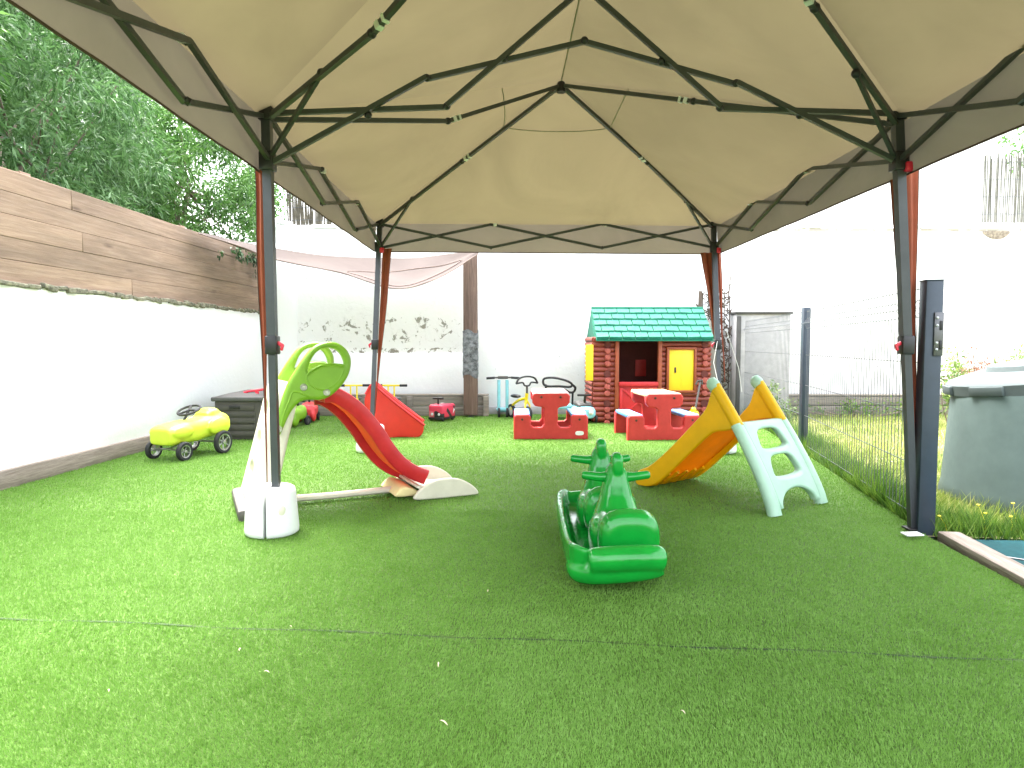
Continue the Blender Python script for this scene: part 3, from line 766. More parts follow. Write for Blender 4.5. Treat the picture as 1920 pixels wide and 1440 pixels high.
# cabinet, trellis, grey post behind
q0, q1 = P(1380, 586, 8.25), P(1482, 592, 8.25)
t = thing('garden_cabinet', 'pale grey garden cabinet behind the far fence post', 'cabinet', ((q0.x+q1.x)/2, 8.36, 0))
MB().box((0, 0, q0.z/2-.01), (q1.x-q0.x, .25, q0.z-.02), .006).build('body', 'cabinet', t)
MB().box((0, -.01, q0.z-.004), (q1.x-q0.x+.03, .30, .028), .008).build('top', 'grey_lid', t)
MB().box((-(q1.x-q0.x)/2+.03, -.135, q0.z/2-.02), (.05, .022, q0.z-.05), .004).build('edge_strip', 'grey_lid', t)
gp2 = G(1338, 782); t = thing('grey_post', 'slim grey timber post at the right end of the log playhouse', 'post', (P(1338, 700, 7.95).x, 7.95, 0))
MB().box((0, 0, .58), (.10, .08, 1.16), .006).build('post_shaft', 'greypost', t)
t = thing('twig_trellis', 'dark twiggy trellis panel behind the right end of the playhouse roof', 'trellis', (P(1340, 700, 8.4).x, 8.4, 0))
xl = P(1310, 560, 8.4).x-P(1340, 700, 8.4).x; xr = P(1368, 560, 8.4).x-P(1340, 700, 8.4).x
mb = MB(); mb.box((xl+.02, 0, .76), (.04, .04, 1.55), .004); mb.build('side_post', 'twig', t)
mb = MB()
for i in range(420):
    z = rng.uniform(.30, 1.52); x = rng.uniform(xl, xr); a = rng.uniform(-1.2, 1.2)+(0 if rng.random() < .5 else 1.57); l = rng.uniform(.03, .09)
    y_ = rng.uniform(-.03, .03)
    mb.tube([(x, y_, z), (x+math.cos(a)*l*.5+rng.uniform(-.01, .01), y_, z+math.sin(a)*l*.5), (x+math.cos(a)*l, y_+.01, z+math.sin(a)*l)], rng.uniform(.004, .010), 5)
for x in np.linspace(xl+.05, xr, 6): mb.tube([(x, 0, 0), (x+.01, .01, .8), (x, 0, 1.45+rng.uniform(0, .1))], .006, 5)
mb.tube([(xr-.02, 0, 1.4), (xr+.0, 0, 1.62), (xr+.01, 0, 1.74), (xr-.04, 0, 1.69)], [.008, .007, .006, .003], 5)
mb.tube([(xr-.04, 0, 1.60), (xr+.04, 0, 1.62)], .005, 5)
mb.build('twigs', 'twig', t)
# compost bin
t = thing('compost_bin', 'large round grey green compost bin with its lid half off', 'compost bin', (3.09, 3.78, 0))
RB = .60
mb = MB(); prof = [(RB*.98, -.01), (RB, .02), (RB*.98, .08), (RB*.92, .60), (RB*.91, .635), (RB*.885, .648), (RB*.84, .64), (RB*.82, .59), (RB*.86, .08), (0, .06)]
mb.lathe(prof, (0, 0, 0), 72); mb.build('tub', 'bin', t)
mb = MB(); mb.lathe([(0, .025), (RB*.30, .05), (RB*.62, .058), (RB*.64, .03), (RB*.70, .035), (RB*.955, -.005), (RB*.985, -.022), (RB*.985, -.078), (RB*.965, -.078), (RB*.96, -.03), (RB*.6, .0), (0, .0)], (0, 0, 0), 72)
for k in range(10):
    a = k*math.pi/5+.25; mb.box((math.cos(a)*RB*.985, math.sin(a)*RB*.985, -.05), (.02, .20, .052), .006, (0, 0, a))
o = mb.build('lid', 'binlid', t); o.location = (.02, .03, .755); o.rotation_euler = (R(-3), R(-8), 0)
mb = MB(); mb.box((.02, -RB*.86, .635), (.16, .05, .07), .006); mb.build('vent', 'black', t)

# ================================================================== GAZEBO
XL, XR, YM, YBk, YF = -1.135, 1.76, 3.14, 5.92, .85
ZU, ZL = 1.93, 1.715
gz = thing('pop_up_gazebo', 'large khaki pop-up gazebo on dark steel legs covering the play yard', 'gazebo', ((XL+XR)/2, YM, 0))
GO = Vector(((XL+XR)/2, YM, 0))
def g_(p): return Vector(p)-GO
PB = P(1052, 160, 4.53); PF = Vector((PB.x, 2.0, PB.z)); 
ML = P(500, 224, YM); MR = P(1683, 234, YM); BL = P(712, 422, YBk); BR = P(1338, 427, YBk)
FL = Vector((ML.x, YF, ML.z)); FR = Vector((MR.x, YF, MR.z))
mid_r = (PB+PF)/2; mid_r.z = P(1095, -30, YM).z
eave = .035
def up(p, dz=.03): return Vector((p.x, p.y, p.z+dz))
def outw(p):
    q = up(p, .02); q.x += eave*(-1 if p.x < 0 else 1); 
    if p is BL or p is BR: q.y += eave
    if p is FL or p is FR: q.y -= eave
    return q
c_ = {k: outw(v) for k, v in dict(ML=ML, MR=MR, BL=BL, BR=BR, FL=FL, FR=FR).items()}
PBu, PFu = up(PB), up(PF)
def tri_panel(mb, a, b, c, sag, n=22, esag=0, phase=0):
    """a is the peak; b, c the eave corners; the cloth sags inwards"""
    vs = {}
    nrm = (b-a).cross(c-a).normalized(); nrm = nrm if nrm.z < 0 else -nrm
    for i in range(n+1):
        for j in range(i+1):
            wa = 1-i/n; wc = j/n; wb = 1-wa-wc
            p = a*wa+b*wb+c*wc
            k = (27*wa*wb*wc)**.75 if wa*wb*wc > 0 else 0
            wr = .007*math.sin(18*wb+phase)*math.sin(11*wc+7*wa)+.010*math.sin(34*(wb-wc)+9*wa+phase)*max(0, .5-wa)+.012*math.sin(26*math.atan2(wc, wa+.02)+phase)*wb**3+.012*math.sin(26*math.atan2(wb, wa+.02)+phase)*wc**3
            p = p+nrm*(sag*k)+Vector((0, 0, wr*min(1, 6*min(wb, wc, wa) if min(wa, wb, wc) > 0 else 0)))
            vs[i, j] = mb.bm.verts.new(p-GO)
    for i in range(n):
        for j in range(i+1):
            mb.bm.faces.new((vs[i, j], vs[i+1, j], vs[i+1, j+1]))
            if j < i: mb.bm.faces.new((vs[i, j], vs[i+1, j+1], vs[i, j+1]))
mid_u = up(mid_r)
for (a, b, c, s, ph) in ((PBu, c_['BL'], c_['BR'], .09, 0), (PBu, c_['BR'], c_['MR'], .09, 1), (PBu, c_['ML'], c_['BL'], .09, 2),
                     (PFu, c_['MR'], c_['FR'], .08, 5), (PFu, c_['FL'], c_['ML'], .08, 6), (PFu, c_['FR'], c_['FL'], .09, 7)):
    mb = MB(); tri_panel(mb, a, b, c, s, phase=ph); mb.build('roof_panel', 'canopy', gz, angle=180)
for mid in ('ML', 'MR'):
    mb = MB(); tri_panel(mb, c_[mid], PBu, mid_u, .03, phase=3); tri_panel(mb, c_[mid], mid_u, PFu, .03, phase=4)
    mb.build('roof_panel', 'canopy', gz, angle=180, weld=.0005)
# valance
def val(a, b, name='valance', n=24, z0=None, phase=0):
    d = (b-a).normalized(); nn = Vector((d.y, -d.x, 0)); ctr = Vector((GO.x, (YBk+YF)/2, 0))
    if nn.dot((a+b)/2-ctr) < 0: nn = -nn
    def f(s, q):
        p = a.lerp(b, s); p.z -= q*.235; w_ = math.sin(s*15+phase)*.003*q+.0015*math.sin(s*47)*q
        return p+nn*(w_+.02*q)-GO
    mb = MB(); mb.grid(f, n*2, 6); mb.build(name, 'valance', gz, angle=180)
    mb = MB(); mb.tube([f(i/n, 1.0)+Vector((0, 0, -.003)) for i in range(n+1)], .0045, 5); mb.build('hem', 'hem', gz)
val(c_['BL'], c_['BR']); val(c_['ML'], c_['BL'], phase=1); val(c_['MR'], c_['BR'], phase=2); val(c_['FL'], c_['ML'], phase=3); val(c_['FR'], c_['MR'], phase=4); val(c_['FL'], c_['FR'], phase=5)
# seams: vent lines near the peaks and along the hips and eaves
def seam(pts, r=.0028): return pts
mb = MB()
def panel_pt(a, b, c, wb, wc, sag):
    wa = 1-wb-wc; nrm = (b-a).cross(c-a).normalized(); nrm = nrm if nrm.z < 0 else -nrm
    k = (27*max(wa*wb*wc, 0))**.75; return a*wa+b*wb+c*wc+nrm*(sag*k+.006)-GO
for (a, b, c, s) in ((PBu, c_['BL'], c_['BR'], .09), (PBu, c_['BR'], c_['MR'], .09), (PBu, c_['ML'], c_['BL'], .09), (PFu, c_['MR'], c_['FR'], .08), (PFu, c_['FL'], c_['ML'], .08)):
    mb.tube([panel_pt(a, b, c, .26*(1-q), .26*q, s) for q in np.linspace(0, 1, 13)], .003, 5)
mb.tube([g_(PBu)+Vector((0, 0, -.008)), g_(mid_u)+Vector((0, 0, -.008)), g_(PFu)+Vector((0, 0, -.008))], .004, 5)
mb.build('seams', 'seam', gz)
def on_panel(u, v, a, b, c):
    d = ray(u, v); n = (b-a).cross(c-a); o_ = Vector((0, 0, HC)); t_ = n.dot(a-o_)/n.dot(d); return o_+d*t_
pinholes = MB()  # white beads painted in for daylight showing through pinholes in the roof cloth
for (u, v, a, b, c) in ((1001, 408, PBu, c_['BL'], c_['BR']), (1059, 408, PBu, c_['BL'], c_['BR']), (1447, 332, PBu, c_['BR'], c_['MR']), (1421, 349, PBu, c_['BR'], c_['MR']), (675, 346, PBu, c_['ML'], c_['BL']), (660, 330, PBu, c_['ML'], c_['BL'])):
    q = on_panel(u, v, a, b, c); q = q+(Vector((0, 0, HC))-q).normalized()*.035; pinholes.ball(q-GO, .0055, 1)
pinholes.build('pinhole_light_bead', 'rim', gz, split=True)
# legs
def leg(top, foot, clampz, z0=.015, red=True, side=-1):
    top = g_(top); foot = g_((foot[0], foot[1], z0)); d = (top-foot)
    def at(z): return foot+d*((z-foot.z)/d.z)
    lg = MB().bar(at(clampz-.02), at(ZU+.02), .040).build('leg', 'leg', gz)
    MB().bar(at(z0), at(clampz), .033).build('lower_tube', 'leg', lg)
    c = at(clampz); mb = MB(); mb.box(c, (.056, .056, .085), .006); mb.build('leg_clamp', 'black', lg)
    mb = MB(); mb.box(c+Vector((.038*-side, -.006, .004)), (.032, .016, .016), .004, (0, .6*-side, 0)); mb.box(c+Vector((.046*-side, -.006, -.012)), (.012, .016, .028), .004, (0, -.3*side, 0)); mb.build('lever', 'clampred', lg)
    u = at(ZU); mb = MB(); mb.box(u, (.062, .062, .075), .006); mb.box(u+Vector((0, 0, .05)), (.05, .05, .04), .01); mb.build('corner_bracket', 'black', lg)
    u = at(ZL); mb = MB(); mb.box(u, (.064, .064, .085), .006); mb.build('slider', 'black', lg)
    if top.x > 0 or top.y > 1:
        mb = MB(); mb.box(u+Vector((.03, -.028, -.03)), (.036, .03, .045), .008); mb.build('slider_button', 'clampred', lg)
    if z0 < .03: MB().box(at(z0)+Vector((0, 0, -.005)), (.07, .07, .01), .002).build('foot', 'black', lg)
    return lg
leg(ML, (ML.x-.0, 3.17), .885, .02, side=-1); leg(MR, (1.905, 3.20), .885, .02, side=1)
leg(BL, (-1.165, 5.60), .885, .02, side=1); leg(BR, (1.715, 5.56), .885, .02, side=1)
leg(FL, (FL.x-.02, YF), .885, .02); leg(FR, (FR.x+.02, YF), .885, .02, side=1)
# trusses
def joints(mb, pts, r=.012):
    for p in pts: mb.ball(g_(p), r, 1)
bars = MB(); jn = MB(); clips = MB()
def truss(a, b, n=3, inset=(0, 0), clipat=True):
    au, al = Vector((a.x, a.y, ZU-.015)), Vector((a.x, a.y, ZL)); bu, bl = Vector((b.x, b.y, ZU-.015)), Vector((b.x, b.y, ZL))
    U = [au.lerp(bu, k/n) for k in range(n+1)]; L = [al.lerp(bl, k/n) for k in range(n+1)]
    d = (b-a).normalized(); nn = Vector((d.y, -d.x, 0))*.011; s = 1
    for k in range(n):
        p, q = (U[k], L[k+1]), (L[k], U[k+1])
        s = nn if k % 2 == 0 else -nn
        bars.bar(g_(p[0])+s, g_(p[1])+s, .020, .026 if False else .020); bars.bar(g_(q[0])-s, g_(q[1])-s, .020)
        jn.ball(g_((p[0]+p[1])/2), .013, 1)
        if k: jn.ball(g_(U[k]), .017, 1); jn.ball(g_(L[k]), .017, 1); clips.box(g_(U[k])+d*.035+Vector((0, 0, -.004)), (.028, .028, .028), .004)
truss(BL, BR); truss(ML, BL); truss(MR, BR); truss(ML, FL); truss(MR, FR); truss(FL, FR)
# raised scissor truss across the middle
mlu, mll = Vector((ML.x, YM, ZU)), P(512, 306, YM); mru, mrl = Vector((MR.x, YM, ZU)), P(1672, 300, YM)
T1, Bt1 = P(800, 146, YM), P(838, 199, YM); TC, BC = P(1096, -22, YM), P(1096, 76, YM); T2, Bt2 = P(1380, 156, YM), P(1350, 202, YM)
f_ = Vector((0, -.011, 0)); b_ = Vector((0, .011, 0))
for p, q, s in ((mll, T1, f_), (mlu, Bt1, b_), (T1, BC, b_), (Bt1, TC, f_), (TC, Bt2, f_), (BC, T2, b_), (T2, mrl, f_), (Bt2, mru, b_)):
    bars.bar(g_(p)+s, g_(q)+s, .021)
for p in (T1, Bt1, TC, BC, T2, Bt2, P(690, 216, YM), P(945, 110, YM), P(1240, 115, YM), P(1500, 216, YM)): jn.ball(g_(p), .018, 2)
# rafters
def rafter(corner, peak, joint=None, strut=None):
    pts = [g_(corner), g_(joint), g_(peak)] if joint is not None else [g_(corner), g_(peak)]
    for a, b in zip(pts, pts[1:]): bars.bar(a, b, .022)
    if joint is not None: jn.ball(g_(joint), .02, 2); dj = (pts[2]-pts[1]).normalized(); clips.bar(g_(joint)+dj*.035, g_(joint)+dj*.058, .029); clips.bar(g_(joint)+dj*.078, g_(joint)+dj*.092, .031)
    if strut is not None:
        lo = Vector((corner.x, corner.y, ZL)); bars.bar(g_(lo), g_(strut), .017); jn.ball(g_(strut), .02, 2)
def on(a, b, t, dz=0): p = a.lerp(b, t); p.z += dz; return p
rafter(ML, PB, P(840, 227, 3.89)); rafter(MR, PB, P(1300, 190, 3.87))
rafter(BL, PB, P(866, 303, 5.16), P(773, 373, 5.6)); rafter(BR, PB, P(1214, 305, 5.17), P(1286, 377, 5.6))
rafter(ML, PF, P(697, 63, 2.70), P(603, 137, 2.90)); rafter(MR, PF, P(1528, 15, 2.68), P(1605, 138, 2.90))
rafter(FL, PF, on(FL, PF, .5, -.05), on(FL, PF, .2)); rafter(FR, PF, on(FR, PF, .5, -.05), on(FR, PF, .2))
for pk in (PB, PF): jn.lathe([(0, -.05), (.03, -.045), (.032, .0), (.022, .02), (0, .025)], g_(pk), 16)
bars.build('truss_bar', 'frame', gz, split=True); jn.build('joint', 'black', gz, split=True); clips.build('clip', 'clip', gz, split=True)
# rust coloured corner drapes tied along the legs
def drape(top0, top1, bot, seed, zt=1.70):
    """folded strip hanging beside a leg, top0..top1 wide, running down to the point bot"""
    r2 = random.Random(seed); a, b, c = Vector(top0), Vector(top1), Vector(bot)
    def f(s, q):
        p = a.lerp(b, s).lerp(c, q**1.05); p.y += .012*math.sin(s*9+seed)*(1-q)+.004*math.sin(q*13+seed); p.x += .004*math.sin(q*9+seed)*s; return p-GO
    mb = MB(); mb.grid(f, 10, 30); mb.build('corner_drape', 'rust', gz, solid=.002, angle=60)
    mb = MB(); mb.tube([f(1, i/30) for i in range(31)], .0025, 4); mb.build('drape_hem', 'hem', gz)
drape(P(496, 312, 3.17), P(477, 304, 3.21), P(501, 905, 3.20), 1)
drape(P(1700, 318, 3.18), P(1719, 318, 3.24), P(1712, 985, 3.24), 2); drape(P(1690, 335, 3.2), P(1668, 338, 3.22), P(1712, 880, 3.22), 3)
drape(P(718, 466, 5.9), P(735, 466, 5.93), P(703, 775, 5.66), 4)
drape(P(1334, 474, 5.92), P(1315, 474, 5.95), P(1350, 700, 5.7), 5); drape(P(1343, 474, 5.92), P(1352, 474, 5.95), P(1359, 720, 5.66), 6)
mb = MB(); mb.tube([g_(P(1345, 640, 5.7)), g_(P(1338, 680, 5.6)), g_(P(1345, 712, 5.5))], .003, 5)
mb.tube([g_(P(1362, 620, 5.7)), g_(P(1385, 690, 5.65)), g_(P(1391, 735, 5.6))], .0025, 5); mb.build('guy_rope', 'rope', gz)

# leg weights
def weight(loc, rz, label):
    t = thing('leg_weight', label, 'leg weight', loc, rz, 'white plastic leg weights of the gazebo')
    for s in (-1, 1):
        mb = MB(); rings = []
        for (z, r) in ((.004, .108), (.012, .118), (.03, .120), (.20, .108), (.216, .103), (.224, .092)):
            ring = []
            e = .0 if z in (.004, .224) else 0
            n = 20; pts = []
            for k in range(n+1):
                a = -math.pi/2+math.pi*k/n; pts.append((r*math.cos(a), r*math.sin(a)))
            x0 = .003
            ring = [Vector((s*(x0+max(px, .004)), py, z)) for px, py in pts]
            rings.append(ring)
        mb.loft(rings)
        h = mb.build('half_weight', 'white', t, angle=45)
        mb = MB(); mb.ball((s*.066, -.086, .125), (.020, .010, .028), 3, (0, .25*s, .55*s)); mb.build('grip_recess', 'cream', h) if s > 0 else mb.bm.free()
    return t
w0 = weight((-1.128, 3.165, 0), R(4), 'white two-part weight beside the foot of the big slide ladder')
dup(w0, (-1.165, 5.60, 0), R(-3), 'white weight mostly hidden behind the red chute of the big slide')
dup(w0, (1.715, 5.56, 0), R(12), 'white weight mostly hidden behind the small yellow slide')

# ================================================================== BIG SLIDE (lime, red, cream)
ANG = R(25); SO = Vector((-1.43, 3.66, 0))
sl = thing('toddler_slide', 'large toddler slide with lime handrails, red chute and cream ladder', 'slide', SO, ANG)
ca, sa = math.cos(ANG), math.sin(ANG)
def loc2(u, v, y):        # photo point on the slide's own vertical plane y -> local x,z
    o = SO+Vector((-sa*y, ca*y, 0)); return PV(u, v, o, ANG)
YN = -.235
def zt_(pts): return [(420+x/4.235, 620+y/4.235) for x, y in pts]
outer = zt_([(440, 832), (412, 826), (388, 806), (402, 730), (440, 600), (492, 440), (556, 325), (620, 228), (690, 142), (760, 102), (830, 88), (900, 98), (960, 140), (998, 200), (1005, 270), (985, 350), (940, 425), (880, 488), (820, 530), (750, 550), (680, 548), (610, 562), (550, 615), (505, 690), (470, 770)])
inner = zt_([(664, 300), (700, 212), (750, 157), (815, 136), (878, 150), (925, 195), (948, 268), (890, 263), (830, 262), (762, 276), (700, 306), (670, 330)])
O2 = cr([loc2(u, v, YN) for u, v in outer], 6, True); I2 = cr([loc2(u, v, YN) for u, v in inner], 5, True)
for yy_, lab in ((YN, None), (-YN+.02, None)):
    mb = MB(); mb.plate(O2, [I2], .055, .020, yy_)
    hr = mb.build('handrail', 'lime', sl, angle=50)
    s = -1 if yy_ < 0 else 1
    mb = MB()
    for (u, v) in ((526, 722), (578, 727), (611, 732)) if True else ():
        pass
    for (u, v) in zt_([(428, 775), (627, 447), (808, 487)]):
        x, z = loc2(u, v, YN); mb.lathe([(0, .010), (.008, .010), (.010, .004), (.016, .006), (.020, .000), (.020, -.004)], (x, yy_+s*.026, z), 20, Euler((R(90)*(1 if s < 0 else -1), 0, 0)).to_matrix().to_4x4())
    mb.build('bolt', 'brass', hr, split=True)
    # recessed oval panel rim and the fold crease
    mb = MB(); ov = cr([loc2(u, v, YN) for u, v in zt_([(650, 372), (668, 332), (705, 306), (765, 278), (830, 264), (890, 265), (946, 280), (925, 355), (878, 420), (805, 464), (735, 462), (678, 425)])], 6, True)
    mb.tube([(x, yy_+s*.027, z) for x, z in ov], .0045, 6, closed=True)
    cre = cr([loc2(u, v, YN) for u, v in zt_([(440, 790), (470, 660), (510, 560), (545, 482), (620, 502), (700, 530)])], 5)
    mb.tube([(x, yy_+s*.026, z) for x, z in cre], .005, 6); mb.build('moulded_rib', 'lime', hr)
# ladder
mb = MB(); lad = []
H_ = .60; tilt = math.atan2(.15, .60)
def sq(cx, cy, rx, ry, n=18): return [(cx+rx*math.cos(2*math.pi*k/n), cy+ry*math.sin(2*math.pi*k/n)*(1.0)) for k in range(n)]
lo_ = cr([(-.285, 0), (-.28, .06), (-.235, .40), (-.205, .66), (.205, .66), (.235, .40), (.28, .06), (.285, 0), (.19, 0), (.13, .02), (-.13, .02), (-.19, 0)], 4, True)
holes = [sq(0, .17, .13, .05), sq(0, .34, .12, .048), sq(0, .51, .10, .045)]
me = plate_mesh(lo_, holes, .125, .028)
m = Matrix.Rotation(tilt, 4, 'Y') @ Matrix(((0, 0, 1, 0), (1, 0, 0, 0), (0, 1, 0, 0), (0, 0, 0, 1)))
mb.mesh(me, Matrix.Translation((.03, 0, .015)) @ m); mb.build('ladder', 'cream', sl, angle=50)
mb = MB()
mb.box((.015, 0, .034), (.17, .60, .066), .018, (0, -.10, 0))
mb.build('rubber_foot', 'brownfoot', sl, split=True)
mb = MB(); mb.box((.30, 0, .632), (.24, .40, .045), .015); mb.build('platform', 'cream', sl)
# chute: path traced in its own plane
rimp = [loc2(u, v, -.2) for u, v in ((612, 728), (640, 731), (680, 758), (716, 799), (737, 831), (758, 857), (779, 873), (806, 884))]
path = []
for i, (x, z) in enumerate(rimp):
    a, b = rimp[max(i-1, 0)], rimp[min(i+1, len(rimp)-1)]; d = Vector((b[0]-a[0], b[1]-a[1])).normalized(); path.append((x-(-d.y)*.066, z-d.x*.066))
path = cr(path, 5)
def sweep(mb, path, sect, yscale=None):
    """sect: closed list of (y, n); swept along local xz path"""
    rings = []
    for i, (x, z) in enumerate(path):
        a, b = path[max(i-1, 0)], path[min(i+1, len(path)-1)]; d = Vector((b[0]-a[0], b[1]-a[1])).normalized(); n = Vector((-d.y, d.x))
        k = 1 if yscale is None else yscale(i/(len(path)-1))
        rings.append([Vector((x+n.x*h, y*k, z+n.y*h)) for y, h in sect])
    mb.loft(rings)
for s in (-1, 1):
    lowr = 0 if s < 0 else .042
    mb = MB(); sweep(mb, path, [(s*.165, -.012-lowr), (s*.185, -.016-lowr), (s*.195, -.008-lowr), (s*.200, .05), (s*.195, .066), (s*.178, .070), (s*.172, .05), (s*.160, .0)]); mb.build('chute_side', 'chute', sl, angle=50)
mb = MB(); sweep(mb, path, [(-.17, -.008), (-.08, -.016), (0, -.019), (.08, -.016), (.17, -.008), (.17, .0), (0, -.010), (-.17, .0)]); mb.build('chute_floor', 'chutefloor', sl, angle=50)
mb = MB(); mb.plate(cr([(path[-1][0]-.16, .02), (path[-1][0]-.15, .05), (path[-1][0]-.11, .075), (path[-1][0]-.04, .05), (path[-1][0]-.03, .02)], 3, True), (), .34, .012, 0); mb.build('chute_support', 'tabletop', sl, angle=50)
mb = MB(); mb.tube([(.0, -.01, .035), (.45, -.01, .03), (path[-1][0]-.05, -.01, .035)], .024, 8, flat=(1, .8)); mb.build('base_bar', 'cream', sl)
# cream run-out
xe = path[-1][0]; tip = loc2(892, 912, -.19)[0]
for s in (-1, 1):
    mb = MB(); mb.plate(cr([(xe-.07, .01), (xe-.06, .045), (xe-.01, .085), (xe+.07, .115), (tip-.13, .11), (tip-.04, .065), (tip, .012), (tip-.08, .004), (xe+.05, .004)], 6, True), (), .03, .010, s*.222); mb.build('runout_side', 'cream', sl, angle=50)
mb = MB(); sweep(mb, cr([(xe-.05, path[-1][1]-.02), (xe+.05, .045), (tip-.12, .024), (tip-.02, .012)], 5), [(-.21, -.008), (.21, -.008), (.21, .006), (-.21, .006)]); mb.build('runout_floor', 'cream', sl)

# ================================================================== SMALL SLIDE (yellow, mint)
s2o = Vector(((1.37+1.72)/2, (3.50+3.76)/2, 0)); A2 = R(128)      # local x runs from the ladder foot to the chute end
s2 = thing('small_slide', 'small yellow slide with a mint green ladder', 'slide', s2o, A2)
HW = .215
def rail_pts(z0, z1, n=10):
    out = []
    for k in range(n+1):
        z = z0+(z1-z0)*k/n; x = .41*(z/.68)**1.25; out.append((x, z))
    return out
for s in (-1, 1):
    rp = rail_pts(0.0, .45)
    mb = MB(); mb.tube([(x, s*(HW+.02*(1-z/.68)), z) for x, z in rp], [.040-.006*k/10 for k in range(11)], 12, flat=(.85, 1.1)); mb.build('ladder_rail', 'mint', s2)
    rp = rail_pts(.44, .655)
    mb = MB(); mb.tube([(x, s*HW, z) for x, z in rp], .033, 12, flat=(.8, 1.0)); 
    mb.plate(cr([(.245, .445), (.31, .54), (.395, .655), (.42, .60), (.445, .53), (.50, .465), (.60, .365), (.72, .25), (.84, .150), (.93, .105), (.965, .07), (.955, .014), (.90, .008), (.82, .025), (.72, .10), (.56, .25), (.44, .36), (.38, .40), (.30, .415)], 5, True), (), .026, .010, s*(HW-.002))
    mb.build('side_panel', 'yellow', s2, angle=50)
    mb = MB(); mb.tube([(.385, s*HW, .640), (.405, s*HW, .664), (.42, s*HW, .676), (.432, s*HW, .68)], [.033, .037, .034, .02], 12); mb.ball((.40, s*HW, .662), (.036, .034, .034), 3); mb.build('handle_cap', 'mint', s2)
# ladder web with two rung openings
z_of = lambda q: q
webo = cr([(-.20, .05), (-.16, .0), (-.20, .46), (-.20, .46)], 1, True)
def curve_plate(mb, outl, hls, t, bev):
    me = plate_mesh(outl, hls, t, bev)       # local plane: a = width, b = height along the rail
    for v in me.vertices:
        a, b, c = v.co; z = b; x = .41*(max(z, 0)/.68)**1.25
        v.co = (x+c, a, z)
    mb.mesh(me)
def dense(pts, n=6):
    o = []
    for i in range(len(pts)):
        a, b = pts[i], pts[(i+1) % len(pts)]
        for k in range(n): o.append((a[0]+(b[0]-a[0])*k/n, a[1]+(b[1]-a[1])*k/n))
    return o
arch = [(.19, .03)] + [(.165*math.cos(a), .03+.085*math.sin(a)) for a in np.linspace(0, math.pi, 16)] + [(-.19, .03)]
web = dense([(-.21, .03), (-.205, .25), (-.20, .46)], 5)[:10]+dense([(-.20, .46), (.20, .46)], 6)[:6]+[(.20, .46), (.203, .36), (.205, .25), (.208, .14)]+arch[:-1]
mb = MB(); curve_plate(mb, web, [cr([(-.115, .185), (0, .175), (.115, .185), (.125, .22), (.09, .275), (0, .285), (-.09, .275), (-.125, .22)], 4, True), cr([(-.115, .325), (0, .315), (.115, .325), (.12, .36), (.09, .41), (0, .42), (-.09, .41), (-.12, .36)], 4, True)], .05, .016)
mb.build('ladder_web', 'mint', s2, angle=60)
path2 = cr([(.27, .462), (.36, .458), (.45, .42), (.56, .32), (.68, .21), (.80, .105), (.88, .058), (.95, .040)], 5)
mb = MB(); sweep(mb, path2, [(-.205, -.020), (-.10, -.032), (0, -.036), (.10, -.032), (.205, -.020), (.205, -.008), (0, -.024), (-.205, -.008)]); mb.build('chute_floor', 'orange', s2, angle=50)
mb = MB()
for k in range(5): y_ = -.17+.085*k; mb.tube([(.74, y_, .105), (.84, y_, .040), (.93, y_, .014)], [.012, .026, .022], 8)
mb.build('ribbed_foot', 'yellow', s2)

# ================================================================== GREEN ROCKER
rk = thing('green_rocker', 'glossy green two-seat toddler rocker with handlebars seen from behind', 'rocking toy', (.435, 2.90, 0), R(1.5))
def ell(cx, cy, cz, rx, rz, n=24, p=2.4):
    out = []
    for k in range(n):
        a = 2*math.pi*k/n; c, s_ = math.cos(a), math.sin(a)
        out.append(Vector((cx+rx*math.copysign(abs(c)**(2/p), c), cy, cz+rz*math.copysign(abs(s_)**(2/p), s_))))
    return out
mb = MB()
rings = []
for k in range(29):
    f = k/28; y = -.50+1.02*f; u = (f-.5)*2
    zc = .034+.060*abs(u)**3; e6 = abs(u)**12
    l = (.204+.044*(1-u)/2)*(1-e6*.22); r = .132*(1-e6*.25); sd_ = .085*(1-.35*e6)
    rings.append([Vector((x, y, z)) for x, z in [(-l, zc+sd_), (-l+.018, zc+sd_+.006), (-l+.034, zc+sd_-.010), (-l+.055, zc+.022), (-.05, zc+.012), (r-.05, zc+.018), (r-.018, zc+.05), (r, zc+.046), (r-.003, zc-.005), (r-.05, zc-.032), (0, zc-.036), (-l+.075, zc-.036), (-l+.02, zc-.018), (-l+.002, zc+.015)]])
mb.loft(rings)
mb.tube(cr([(-.165, -.500, .112), (-.08, -.53, .128), (.02, -.53, .130), (.085, -.51, .122)], 6), [.040]+[.046]*17+[.038], 14)
mb.tube(cr([(-.205, -.38, .060), (-.195, -.45, .060), (-.13, -.50, .072), (.0, -.515, .086), (.08, -.49, .092)], 6), .042, 12)
mb.tube(cr([(-.17, .50, .10), (0, .52, .11), (.11, .49, .10)], 6), .04, 12)
mb.build('rocker_base', 'green', rk, remesh=.0062, smooth=8)
